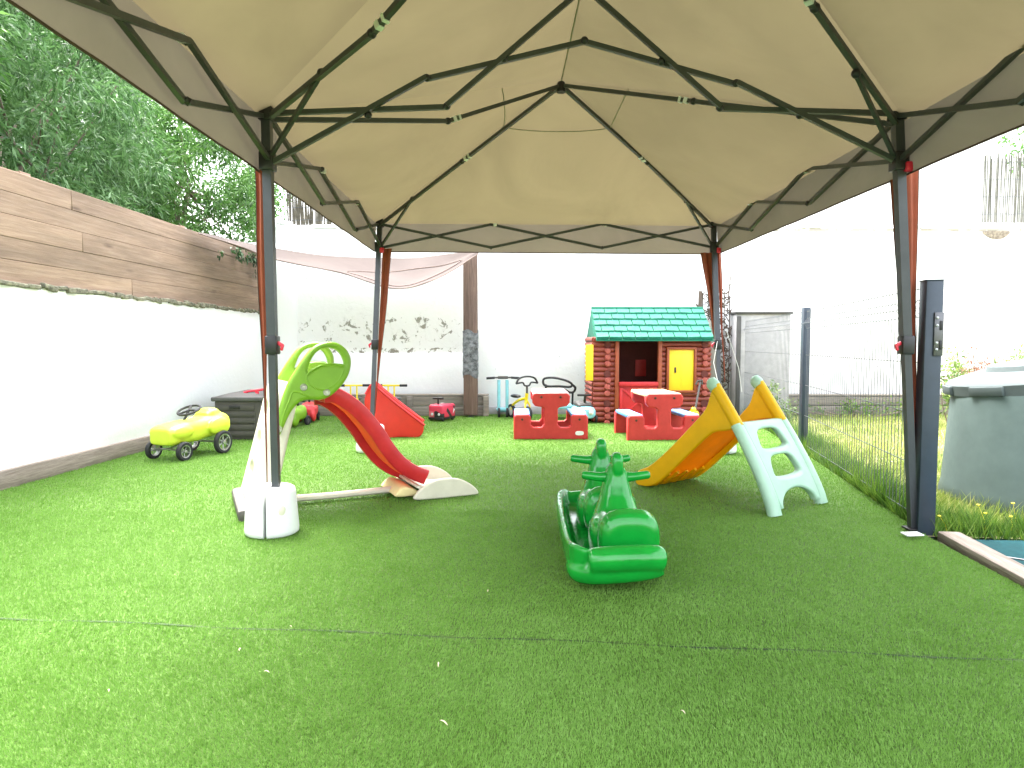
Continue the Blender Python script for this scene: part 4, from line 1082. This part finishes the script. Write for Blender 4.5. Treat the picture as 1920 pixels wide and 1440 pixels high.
def rider(oy):
    cx_ = -.002; mb = MB()
    mb.loft([ell(cx_, oy+y, z, rx, rz, p=2.9) for y, z, rx, rz in ((-.315, .165, .085, .055), (-.30, .155, .108, .095), (-.25, .150, .116, .112), (-.20, .140, .112, .090), (-.13, .130, .102, .080), (-.05, .130, .100, .085), (.03, .14, .094, .10), (.09, .135, .082, .10), (.14, .125, .06, .07))])
    mb.loft([[Vector((cx_+rx*math.copysign(abs(math.cos(a))**.85, math.cos(a)), oy+yc+ry*math.copysign(abs(math.sin(a))**.85, math.sin(a)), z)) for a in np.linspace(0, 2*math.pi, 33)[:-1]] for z, yc, rx, ry in ((.10, .0, .112, .13), (.165, .0, .100, .115), (.21, .012, .082, .092), (.255, .022, .066, .070), (.30, .028, .056, .056), (.335, .03, .047, .050), (.362, .03, .038, .044), (.380, .03, .024, .034))])
    mb.loft([ell(cx_, oy+y, z, rx, rz, p=3) for y, z, rx, rz in ((-.024, .372, .019, .026), (-.014, .384, .024, .036), (.02, .39, .024, .036), (.05, .375, .022, .036), (.065, .36, .018, .022))])
    for s in (-1, 1): mb.ball((cx_+s*.098, oy-.06, .105), (.026, .105, .080), 3)
    o = mb.build('rider_seat', 'green', rk, remesh=.0062, smooth=8)
    for s in (-1, 1):
        m2 = MB(); m2.tube([(cx_+s*.030, oy+.03, .322), (cx_+s*.07, oy+.03, .322), (cx_+s*.135, oy+.03, .330), (cx_+s*.143, oy+.03, .331)], [.023, .0185, .0165, .010], 14); m2.build('handlebar', 'green', o)
rider(-.10); rider(.32); rk.scale = (1, 1, 1.04)

# ================================================================== PICNIC TABLES
def picnic(name_label, u0, yq, top_mat, group, flip=False, ox=0):
    Yp = yq; t = thing('picnic_table', name_label, 'picnic table', (P(u0, 800, Yp).x, Yp, 0), 0, group)
    K = Yp/1280
    O_ = [(-70, -1), (-70, 42), (-66, 47), (-42, 47), (-38, 42), (-38, 27), (-33, 23), (-18, 23), (-13, 28), (-13, 58), (-17, 61), (-30, 63), (-35, 69), (-36, 82), (-31, 88), (31, 88), (36, 82), (35, 69), (30, 63), (17, 61), (13, 58), (13, 28), (18, 23), (33, 23), (38, 27), (38, 42), (42, 47), (66, 47), (70, 42), (70, -1)]
    O_ = [(x*K, max(0, z)*K) for x, z in O_]
    for y_, in ((0,), (.52,)):
        mb = MB(); mb.plate(O_, (), .07, .012, y_+.035); p_ = mb.build('side_frame', 'tablered', t, angle=45)
        mb = MB()
        for x, z in ((-18, 80), (18, 80), (-54, 38), (54, 38)):
            mb.lathe([(0, .003), (.010, .003), (.012, -.002)], (x*K, y_-.001, z*K), 14, Euler((R(90), 0, 0)).to_matrix().to_4x4())
        mb.build('bolt', 'hem', p_, split=True)
    for s in (-1, 1):
        MB().box((s*54*K, .295, 45*K), (30*K, .52, .035), .012).build('bench', 'blueseat', t)
    MB().box((0, .325, 85*K), (68*K, .60, .036), .014).build('tabletop', top_mat, t)
    mb = MB(); mb.box((0, .295, 12*K), (24*K, .45, .04), .01); mb.build('stretcher', 'tablered', t)
    return t
tA = picnic('red plastic picnic table with a pale pink top and oval badge, in front of the scooters', 1033, 6.33, 'tablewhite', 'red picnic tables')
# oval badge on the near face
K = 6.33/1280
mb = MB(); mb.plate([(54*K+8*K*math.copysign(abs(math.cos(a))**.6, math.cos(a)), 12*K+4*K*math.copysign(abs(math.sin(a))**.8, math.sin(a))) for a in np.linspace(0, 6.283, 33)[:-1]], (), .004, .001, -.001); mb.build('badge', 'white', tA)
tB = picnic('red plastic picnic table with a yellow top, in front of the playhouse', 1246, 6.27, 'tabletop', 'red picnic tables')
tB.rotation_euler = (0, 0, R(4))

# ================================================================== PLAYHOUSE
HY = 7.67; KH = HY/1280; hx0 = P(1112, 700, HY).x; hx1 = P(1331, 700, HY).x
ph = thing('log_playhouse', 'red brown log cabin playhouse with a teal shingle roof and yellow shutters', 'playhouse', ((hx0+hx1)/2, HY, 0), R(1))
HWd = (hx1-hx0)/2
def hx(u): return P(u, 700, HY).x-(hx0+hx1)/2
def hz(v): return P(960, v, HY).z
DEP = .62; ZE = hz(632)
xd0, xd1 = hx(1159), hx(1232); zd0, zd1 = .035, hz(634); xw0, xw1, zw0, zw1 = hx(1252), hx(1300), hz(733), hz(654)
logs = MB(); logs2 = MB(); cxd = (xd0+xd1)/2; nlog = 17; lh = (ZE-.02)/nlog
def logrow(x0, x1, z, y): 
    if x1-x0 > .02: (logs if (x0+x1)/2 < cxd else logs2).tube([(x0, y, z), (x1, y, z)], lh*.54, 10, flat=(1.0, 1.0))
for k in range(nlog):
    z = .02+lh*(k+.5)
    segs = [(-HWd, HWd)]
    def cut(segs, a, b):
        o = []
        for s, e in segs:
            if b <= s or a >= e: o.append((s, e)); continue
            if s < a: o.append((s, a))
            if e > b: o.append((b, e))
        return o
    if z < zd1+.03: segs = cut(segs, xd0-.045, xd1+.045)
    if zw0-.03 < z < zw1+.03: segs = cut(segs, xw0-.035, xw1+.035)
    for s, e in segs: logrow(s, e, z, 0)
    logs.tube([(-HWd+.01, 0, z), (-HWd+.01, DEP, z)], lh*.54, 10); logs2.tube([(HWd-.01, 0, z), (HWd-.01, DEP, z)], lh*.54, 10)
logs.build('log_wall', 'log', ph); logs2.build('log_wall', 'log', ph)
# backing panels behind logs, leaving the door and window
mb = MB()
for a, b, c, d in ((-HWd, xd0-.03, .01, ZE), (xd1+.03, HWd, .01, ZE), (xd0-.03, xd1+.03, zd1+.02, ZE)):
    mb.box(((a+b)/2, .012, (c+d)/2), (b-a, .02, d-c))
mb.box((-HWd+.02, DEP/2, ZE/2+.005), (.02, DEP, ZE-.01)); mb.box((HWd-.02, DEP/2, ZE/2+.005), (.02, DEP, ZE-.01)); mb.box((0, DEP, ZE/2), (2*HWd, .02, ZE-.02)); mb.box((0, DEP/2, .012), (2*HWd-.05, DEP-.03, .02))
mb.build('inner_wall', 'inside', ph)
mb = MB(); mb.box((.0, DEP-.02, .60), (.13, .015, .20), .004); mb.build('rear_window', 'tablered', ph)
# door trim, half door
mb = MB(); mb.box((xd0-.022, -.025, zd1/2), (.045, .06, zd1), .006); mb.box((xd1+.022, -.025, zd1/2), (.045, .06, zd1), .006); mb.box(((xd0+xd1)/2, -.025, zd1+.022), (xd1-xd0+.09, .06, .045), .006)
mb.build('door_frame', 'trim', ph)
zt = hz(718); mb = MB(); cxd = (xd0+xd1)/2; wd = xd1-xd0
mb.box((cxd, -.03, (.05+zt)/2), (wd-.005, .03, zt-.05), .006); dr = mb.build('half_door', 'door', ph)
mb = MB(); mb.box((cxd, -.055, zt-.01), (wd+.0, .05, .05), .01); z0, z1 = .075, zt-.055
mb.box((cxd, -.052, z0), (wd-.02, .018, .03), .004)
for s in (-1, 1): mb.box((cxd+s*(wd/2-.025), -.052, (z0+z1)/2), (.03, .018, z1-z0), .004)
aa = math.atan2(z1-z0, wd-.06)
for s in (-1, 1): mb.box((cxd, -.052-.001*s, (z0+z1)/2), (math.hypot(wd-.07, z1-z0-.02), .016, .022), .004, (0, s*aa, 0))
mb.build('door_brace', 'door', dr)
# window frame + shutter
mb = MB(); zc, xc = (zw0+zw1)/2, (xw0+xw1)/2; W_, H2 = xw1-xw0, zw1-zw0
mb.box((xc, -.03, zw1+.004), (W_+.05, .06, .028), .006); mb.box((xc, -.03, zw0-.004), (W_+.05, .06, .028), .006)
for s in (-1, 1): mb.box((xc+s*(W_/2+.01), -.03, zc), (.028, .06, H2+.02), .006)
wf = mb.build('window_frame', 'trim', ph)
mb = MB(); mb.box((xc, -.028, zc), (W_-.012, .02, H2-.012), .004); mb.box((xc, -.04, zc+H2*.41), (W_-.02, .006, .006), .001); mb.box((xc, -.039, zc-.01), (.008, .004, H2*.8), .001)
mb.build('shutter', 'shutter', wf)
mb = MB(); mb.box((xc-W_*.24, -.041, zc-.0), (.022, .01, .062), .004); mb.build('shutter_slot', 'black', wf)
# left side shutter, opened outwards
mb = MB(); mb.box((-HWd-.045, -.02, hz(680)), (.085, .02, .40), .005); mb.build('shutter', 'shutter', ph, label='open yellow shutter on the left side')
# crossed log ends at the corners: three per group
mb = MB(); nt_ = MB()
for ux in (1138, 1320):
    x = hx(ux)
    for vg in (669, 724, 779):
        for q in range(3):
            z = hz(vg-11+q*12)
            mb.lathe([(0, -.062), (.028, -.06), (.034, -.05), (.032, .02)], (x+rng.uniform(-.003, .003), 0, z), 12, Euler((R(-90), 0, 0)).to_matrix().to_4x4() @ Matrix.Scale(-1, 4, (0, 0, 1)) if False else Euler((R(-90), 0, 0)).to_matrix().to_4x4())
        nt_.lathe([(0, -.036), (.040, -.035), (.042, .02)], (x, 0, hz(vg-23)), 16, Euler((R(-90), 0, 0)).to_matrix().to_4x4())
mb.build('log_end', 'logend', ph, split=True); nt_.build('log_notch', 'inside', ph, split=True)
# roof
ridge_y = DEP/2; RZ = hz(628)+.02; RT = P(960, 578, HY+ridge_y).z; ey = -.12
def slope(s, q, sgn=1):           # s across, q 0 ridge .. 1 eave
    x = (-HWd+.015)+(2*HWd-.03+.02)*s; y = ridge_y+(ey-ridge_y)*q if sgn > 0 else ridge_y+(DEP+.12-ridge_y)*q
    return Vector((x, y, RT+(RZ-.06-RT)*q))
for sgn in (1, -1):
    mb = MB()
    for r_ in range(5):
        q0_, q1_ = r_/5, (r_+1)/5
        def f(s, q, r_=r_): p = slope(s, q0_+(q1_-q0_)*q*1.04, sgn); p.z += .004+.018*q; p.z -= .0; return p
        nsh = 9; offs = (r_ % 2)*.5
        for k in range(-1, nsh+1):
            s0, s1 = (k+offs)/nsh, (k+1+offs)/nsh; s0c, s1c = max(0, s0), min(1, s1)
            if s1c-s0c < .01: continue
            g = .0035; a, b, c, d = f(s0c+g, 0), f(s1c-g, 0), f(s1c-g, 1), f(s0c+g, 1); dz = Vector((0, 0, -.022))
            j = rng.uniform(-.003, .003); c.z += j; d.z -= j
            mb.loft([[a, b, c, d], [a+dz, b+dz, c+dz, d+dz]])
    mb.build('roof_slope', 'roofgreen', ph, angle=30)
mb = MB(); a, b, c, d = slope(0, 0), slope(1, 0), slope(1, 1), slope(0, 1); dz = Vector((0, 0, -.012)); dn = Vector((0, 0, -.03))
mb.loft([[a+dz, b+dz, c+dz, d+dz], [a+dn, b+dn, c+dn, d+dn]])
for s in (0.0, 1.0):
    x = -HWd+.02 if s == 0 else HWd-.02
    mb.loft([[Vector((x-.01, 0, ZE-.02)), Vector((x-.01, ridge_y, RT-.05)), Vector((x-.01, DEP, ZE-.02))], [Vector((x+.01, 0, ZE-.02)), Vector((x+.01, ridge_y, RT-.05)), Vector((x+.01, DEP, ZE-.02))]])
mb.tube([slope(0, 0)+Vector((0, 0, .004)), slope(1, 0)+Vector((0, 0, .004))], .014, 8)
mb.build('roof_frame', 'roofgreen', ph)

# ================================================================== TOY CAR
fl, fr, rr = G(288, 865), G(353, 865), G(418, 848)
cxy = Vector(((fl.x+fr.x)/2, fl.y, 0)); dirc = Vector((rr.x-fr.x, rr.y-fr.y, 0)); angc = math.atan2(dirc.y, dirc.x)-R(90)
angc = R(-19)
car = thing('pedal_car', 'lime yellow toddler pedal car with grey wheels beside the storage chest', 'toy car', cxy+Vector((-.055, .02, 0)), angc)
# local: y forward->back (away), x width
LC = .58; WC = .30
mb = MB(); rings = []
for y, zc, rx, rz, p in ((-.045, .185, .098, .058, 4.5), (-.01, .19, .118, .074, 4.2), (.08, .20, .125, .082, 3.4), (.17, .205, .12, .088, 3.2), (.26, .205, .115, .09, 3), (.34, .215, .115, .085, 3), (.42, .23, .125, .095, 3), (.50, .24, .13, .10, 2.8), (.57, .235, .115, .085, 2.6), (.61, .23, .08, .055, 2.4)):
    rings.append(ell(0, y, zc, rx, rz, 28, p))
mb.loft(rings)
for s in (-1, 1): mb.ball((s*.135, .43, .225), (.035, .115, .075), 3); mb.ball((s*.115, .07, .215), (.028, .10, .05), 3)
mb.loft([ell(0, y, z, rx, rz, 20, 2.8) for y, z, rx, rz in ((.37, .30, .07, .03), (.42, .315, .09, .05), (.48, .318, .09, .052), (.53, .305, .07, .03))])
mb.build('body', 'caryellow', car, remesh=.008, smooth=4)
mb = MB(); c0 = Vector((0, .25, .365)); mt = Matrix.Translation(c0) @ Matrix.Rotation(R(22), 4, 'X')
mb.tube([mt @ Vector((.085*math.cos(a), .085*math.sin(a), 0)) for a in np.linspace(0, 6.283, 25)[:-1]], .009, 8, closed=True)
for a in (0, 2.1, 4.2): mb.tube([mt @ Vector((0, 0, 0)), mt @ Vector((.08*math.cos(a), .08*math.sin(a), 0))], .009, 6)
mb.tube([c0, (0, .18, .27)], .010, 8); mb.build('steering_wheel', 'rubber', car)
for s, nm in ((-1, 0), (1, 0)):
    wheel(car, (s*.150, .04, .074), .074, .036, 'X', .66, 'steel', spokes=5); wheel(car, (s*.165, .43, .095), .095, .038, 'X', .72, 'steel', spokes=6)
mb = MB(); mb.tube([(-.14, .04, .074), (0, .035, .088), (.14, .04, .074)], .011, 8, flat=(1, .7)); mb.tube([(-.15, .43, .095), (.15, .43, .095)], .008, 8); mb.tube([(0, .04, .08), (0, .20, .12)], .010, 8); mb.build('axle', 'steel', car, split=True)

# storage box
bx = G(400, 825); t = thing('storage_box', 'dark grey resin storage chest in the corner beside the toy car', 'storage box', (bx.x+.215, bx.y+.375, 0), R(2))
hb = P(400, 752, bx.y).z; WB = .42; DB = .74
MB().box((0, 0, hb/2), (WB, DB, hb), .012).build('chest_body', 'grey_box', t)
mb = MB()
for k in range(5):
    mb.box((-.02, -DB/2-.004, .045+k*(hb-.06)/5.0+.012), (WB*.86, .012, (hb-.08)/5-.012), .004)
mb.build('front_slats', 'grey_box', t)
mb = MB(); mb.box((-.02, -DB/2-.012, hb-.055), (.10, .012, .03), .004); mb.build('handle', 'black', t)
mb = MB(); mb.box((0, 0, hb+.018), (WB+.05, DB+.05, .04), .012); mb.loft([[Vector((x_*.22, y_*.38, hb+.036)) for x_, y_ in ((-1, -1), (1, -1), (1, 1), (-1, 1))], [Vector((x_*.12, y_*.26, hb+.065)) for x_, y_ in ((-1, -1), (1, -1), (1, 1), (-1, 1))]]); mb.build('lid', 'grey_lid', t)
q = P(476, 733, bx.y+.15); mb = MB(); mb.tube([q+Vector((-.09, 0, -.018)), q+Vector((-.05, 0, -.004)), q+Vector((.12, 0, .018))], [.016, .011, .012], 8)
mb.box(q+Vector((.03, 0, -.02)), (.03, .03, .03), .004)
tag(mb.build('toy_spade', 'clampred'), 'red plastic toy handle lying on the storage chest lid', 'toy spade')

# ================================================================== red shell slide behind
ysr = 6.62
rs = thing('red_play_shell', 'bright red tilted plastic play slide behind the far left gazebo leg', 'play slide', (P(735, 800, ysr).x, ysr, 0), R(8))
def rl(u, v): p = P(u, v, ysr-.12); return (p.x-P(735, 800, ysr).x, max(.006, p.z))
side = cr([rl(*q) for q in [(705, 820), (690, 790), (682, 755), (686, 734), (696, 720), (712, 732), (740, 756), (768, 778), (790, 796), (783, 818), (750, 821)]], 5, True)
for y_ in (-.17, .17):
    MB().plate(side, (), .03, .010, y_).build('side_panel', 'bluered', rs, angle=50)
topc = cr([rl(*q) for q in [(690, 734), (704, 744), (735, 768), (764, 790), (784, 806)]], 5)
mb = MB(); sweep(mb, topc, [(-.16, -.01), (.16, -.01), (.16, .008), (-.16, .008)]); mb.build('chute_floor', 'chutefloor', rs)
rim_ = cr([rl(*q) for q in [(684, 738), (696, 720), (712, 732), (740, 756), (768, 778), (792, 797)]], 6)
mb = MB()
for y_ in (-.185, .185): mb.tube([(x, y_, z) for x, z in rim_], .012, 8)
mb.build('rim', 'chute', rs)

# ================================================================== small wheeled toys along the back wall
def trike(loc, rz, label, group=None):
    t = thing('balance_bike', label, 'balance bike', loc, rz, group); hz_ = .42
    mb = MB(); mb.tube([(-.10, 0, hz_), (.10, 0, hz_)], .011, 8)
    for s in (-1, 1): mb.tube([(s*.035, 0, hz_), (s*.035, 0, .30), (s*.03, 0, .10)], .009, 8)
    mb.tube([(0, .02, .22), (0, .20, .20), (0, .34, .12)], .018, 10); mb.tube([(-.05, 0, .26), (.05, 0, .26)], .009, 8); mb.build('frame', 'bikeyellow', t)
    for s in (-1, 1): MB().tube([(s*.10, 0, hz_), (s*.185, 0, hz_)], .0145, 10).build('grip', 'rubber', t)
    mb = MB(); mb.ball((.0, .22, .255), (.055, .09, .022), 3); mb.build('seat', 'grey_lid', t)
    wheel(t, (-.05, 0, .07), .07, .03, 'X', .6, 'rim'); wheel(t, (.05, 0, .07), .07, .03, 'X', .6, 'rim'); wheel(t, (0.08, .36, .06), .06, .03, 'X', .6, 'rim')
    return t
g1 = 'yellow balance bikes behind the slides'
ta = trike((P(664, 780, 7.75).x, 7.75, 0), R(4), 'yellow balance bike with black grips between the lime handrail and the red shell', g1)
dup(ta, (P(734, 780, 7.75).x, 7.75, 0), R(-6), 'yellow balance bike with black grips behind the red shell slide')
def rider_toy(loc, rz, bodymat, label, k=1.0):
    t = thing('ride_on_toy', label, 'ride-on toy', loc, rz)
    mb = MB(); mb.loft([ell(0, y, z, rx*k, rz_*k, 20, 2.8) for y, z, rx, rz_ in ((-.16, .11, .06, .05), (-.13, .12, .10, .085), (0, .13, .11, .07), (.10, .14, .10, .08), (.17, .15, .06, .07))])
    for s in (-1, 1): mb.ball((s*.075*k, -.11, .08), (.03, .07, .07), 3)
    mb.build('body', bodymat, t, remesh=.009, smooth=5)
    wheel(t, (0, -.16, .062), .062, .034, 'X', .55, 'grey_lid'); wheel(t, (.09*k, .13, .055), .055, .03, 'X', .55, 'grey_lid'); wheel(t, (-.09*k, .13, .055), .055, .03, 'X', .55, 'grey_lid')
    MB().tube([(0, .1, .18), (0, .08, .27)], .012, 8).tube([(-.09, .08, .27), (.09, .08, .27)], .012, 8).build('handlebar', 'black', t)
    return t
rider_toy((P(551, 782, 7.35).x, 7.35, 0), R(-12), 'lime', 'lime ride-on toy with one black front wheel under the slide platform')
rider_toy((P(578, 775, 7.8).x, 7.8, 0), R(8), 'red', 'red ride-on toy with a black front wheel under the slide platform')
# ride-on suitcase
q = G(826, 790); t = thing('ride_on_case', 'small red and black patterned ride-on case by the brown post', 'ride-on case', (q.x, q.y+.08, 0), R(-24))
m, tt, bb = newmat('red_black_pattern'); vo = N(tt, 'ShaderNodeTexVoronoi'); vo.inputs['Scale'].default_value = 9; tt.links.new(coord(tt), vo.inputs['Vector'])
rp_ = ramp(tt, vo.outputs['Color'], [(.30, (.02, .02, .025)), (.36, (.55, .03, .07)), (.78, (.60, .04, .08)), (.84, (.7, .7, .7))]); tt.links.new(rp_.outputs[0], bb.inputs['Base Color']); bb.inputs['Roughness'].default_value = .4
M['redpattern'] = m
mb = MB(); mb.box((0, .02, .115), (.20, .30, .16), .03, seg=4); mb.build('case_body', 'redpattern', t)
mb = MB(); mb.box((0, .02, .035), (.19, .31, .03), .008); mb.build('base_tray', 'black', t)
mb = MB(); mb.tube([(0, -.07, .18), (0, -.07, .265)], .011, 8); mb.tube([(-.065, -.07, .265), (.065, -.07, .265)], .013, 10); mb.build('handlebar', 'black', t)
mb = MB()
for s in (-1, 1): mb.lathe([(0, .004), (.014, .004), (.016, 0)], (s*.045, -.131, .085), 14, Euler((R(90), 0, 0)).to_matrix().to_4x4())
mb.build('lamp', 'rim', t)
for s in (-1, 1):
    for y_ in (-.09, .13): wheel(t, (s*.075, y_, .024), .024, .02, 'X', .5, 'grey_lid')
# blue scooter
q = G(943, 783); t = thing('kick_scooter', 'light blue three-wheel kick scooter with twin stems against the white wall', 'scooter', (q.x, q.y+.02, 0), R(6))
HZ = P(943, 708, q.y).z
mb = MB()
for s in (-1, 1): mb.tube([(s*.05, 0, .09), (s*.05, 0, HZ-.03)], .020, 10)
mb.box((0, .24, .07), (.11, .42, .022), .008); mb.box((0, .0, .10), (.14, .05, .04), .01); mb.build('frame', 'skyblue', t)
mb = MB(); mb.tube([(-.10, 0, HZ), (.10, 0, HZ)], .011, 8); mb.box((0, 0, HZ), (.13, .05, .035), .012); mb.build('handlebar', 'grey_lid', t)
for s in (-1, 1): MB().tube([(s*.10, 0, HZ-.002), (s*.20, 0, HZ-.008)], .015, 10).build('grip', 'rubber', t)
for s in (-1, 1): wheel(t, (s*.05, -.01, .06), .06, .026, 'X', .6, 'grey_lid')
wheel(t, (0, .44, .05), .05, .026, 'X', .6, 'grey_lid')
# yellow balance bike with arc handlebar
q = G(985, 782); t = thing('push_bike', 'yellow push bike with an arched black handlebar behind the left picnic table', 'balance bike', (P(988, 780, 7.9).x, 7.9, 0), R(30))
HZ = P(990, 718, 7.9).z
mb = MB(); mb.tube(cr([(-.145, 0, HZ-.005), (-.10, 0, HZ+.055), (0, 0, HZ+.075), (.10, 0, HZ+.055), (.145, 0, HZ-.005)], 6), .011, 8)
mb.tube(cr([(-.145, 0, HZ-.005), (-.06, 0, HZ+.005), (-.03, 0, HZ-.03), (.03, 0, HZ-.03), (.06, 0, HZ+.005), (.145, 0, HZ-.005)], 6), .010, 8); mb.build('handlebar', 'black', t)
MB().tube([(0, 0, HZ-.03), (0, 0, HZ-.14)], .013, 8).build('stem', 'grey_lid', t)
mb = MB(); mb.tube([(0, 0, HZ-.12), (0, .02, .22), (0, .03, .20)], .020, 10)
for s in (-1, 1): mb.tube([(0, .01, .24), (s*.03, -.01, .18), (s*.03, -.02, .08)], .011, 8)
mb.tube(cr([(0, .02, .26), (0, .20, .22), (0, .32, .16), (0, .36, .09)], 5), .016, 10); mb.build('frame', 'bikeyellow', t)
wheel(t, (0, -.02, .085), .085, .032, 'X', .62, 'rim'); wheel(t, (0, .36, .085), .085, .032, 'X', .62, 'rim')
MB().ball((0, .26, .27), (.045, .10, .022), 3).build('seat', 'black', t)
# black tube push cart
q = P(1048, 722, 8.0); t = thing('push_cart', 'toddler push cart with looped black tube handle above the left picnic table', 'push cart', (q.x, 8.0, 0), R(-10))
Z1 = q.z
mb = MB(); mb.tube(cr([(-.17, 0, Z1+.075), (-.185, 0, Z1+.02), (-.14, 0, Z1-.015), (.0, 0, Z1-.015), (.13, 0, Z1-.02), (.15, 0, Z1+.015), (.08, 0, Z1+.055), (-.06, 0, Z1+.085)], 6, True), .014, 8, closed=True)
mb.tube(cr([(-.16, .03, Z1+.0), (-.16, .06, Z1-.06), (-.15, .10, .14)], 5), .013, 8)
mb.tube(cr([(.15, 0, Z1+.01), (.19, .02, Z1-.03), (.17, .03, Z1-.08), (.12, .03, Z1-.085), (.05, .03, Z1-.05), (.0, .03, Z1-.065)], 6), .014, 8)
mb.tube(cr([(.16, .03, Z1-.08), (.15, .08, .14)], 4), .012, 8); mb.build('handle_tube', 'rubber', t)
mb = MB(); mb.box((0, .10, .15), (.34, .26, .05), .015); mb.build('tray', 'skyblue', t)
for x in (-.17, .17):
    for y_ in (-.01, .2): wheel(t, (x, y_, .085), .085, .035, 'X', .6, 'rim')
# small black ride-on with face
q = G(1100, 786); t = thing('ride_on_car', 'small pale blue and black ride-on car with a bar handle beside the playhouse', 'ride-on toy', (P(1093, 785, 7.75).x, 7.75, 0), R(10))
mb = MB(); mb.loft([ell(0, y, z, rx, rz_, 20, 3) for y, z, rx, rz_ in ((-.17, .11, .09, .05), (-.13, .12, .115, .07), (0, .125, .115, .075), (.12, .12, .11, .07), (.18, .11, .08, .05))]); mb.build('body', 'skyblue', t, remesh=.009, smooth=4)
mb = MB(); mb.loft([ell(0, y, z, rx, rz_, 20, 3) for y, z, rx, rz_ in ((-.12, .195, .08, .015), (-.05, .21, .095, .03), (.10, .21, .09, .03), (.15, .195, .07, .015))]); mb.build('seat', 'grey_lid', t)
mb = MB(); mb.tube([(0, -.06, .2), (0, -.08, .31)], .014, 8); mb.box((0, -.08, .315), (.18, .03, .024), .008); mb.build('handlebar', 'black', t)
for s in (-1, 1): MB().ball((s*.045, -.178, .125), (.026, .012, .026), 3).build('headlamp', 'white', t)
for s in (-1, 1):
    for y_ in (-.10, .11): wheel(t, (s*.115, y_, .055), .055, .03, 'X', .5, 'grey_lid')
# push toy leaning on the playhouse
q0, q1 = P(1300, 778, 7.3), P(1313, 716, 7.5); t = thing('toy_mower', 'toy push stick with a yellow drum leaning by the playhouse window', 'push toy', (q0.x, 7.3, 0))
mb = MB(); mb.tube([Vector((0, 0, .07)), q1-Vector((q0.x, 7.3, 0))], .011, 8); mb.tube([q1-Vector((q0.x, 7.3, 0))+Vector((-.05, 0, -.03)), q1-Vector((q0.x, 7.3, 0))+Vector((-.03, 0, .01)), q1-Vector((q0.x, 7.3, 0))+Vector((.02, 0, .02)), q1-Vector((q0.x, 7.3, 0))+Vector((.02, 0, -.03))], .010, 8); mb.build('pole', 'grey_lid', t)
mb = MB(); mb.lathe([(0, -.045), (.05, -.04), (.062, 0), (.05, .04), (0, .045)], (0, 0, .13), 20); mb.ball((0, 0, .185), .03, 2); mb.build('drum', 'bikeyellow', t)
wheel(t, (-.07, 0, .045), .045, .02, 'X', .5, 'red'); wheel(t, (.07, 0, .045), .045, .02, 'X', .5, 'red')
MB().box((0, 0, .06), (.12, .08, .03), .008).build('chassis', 'red', t)
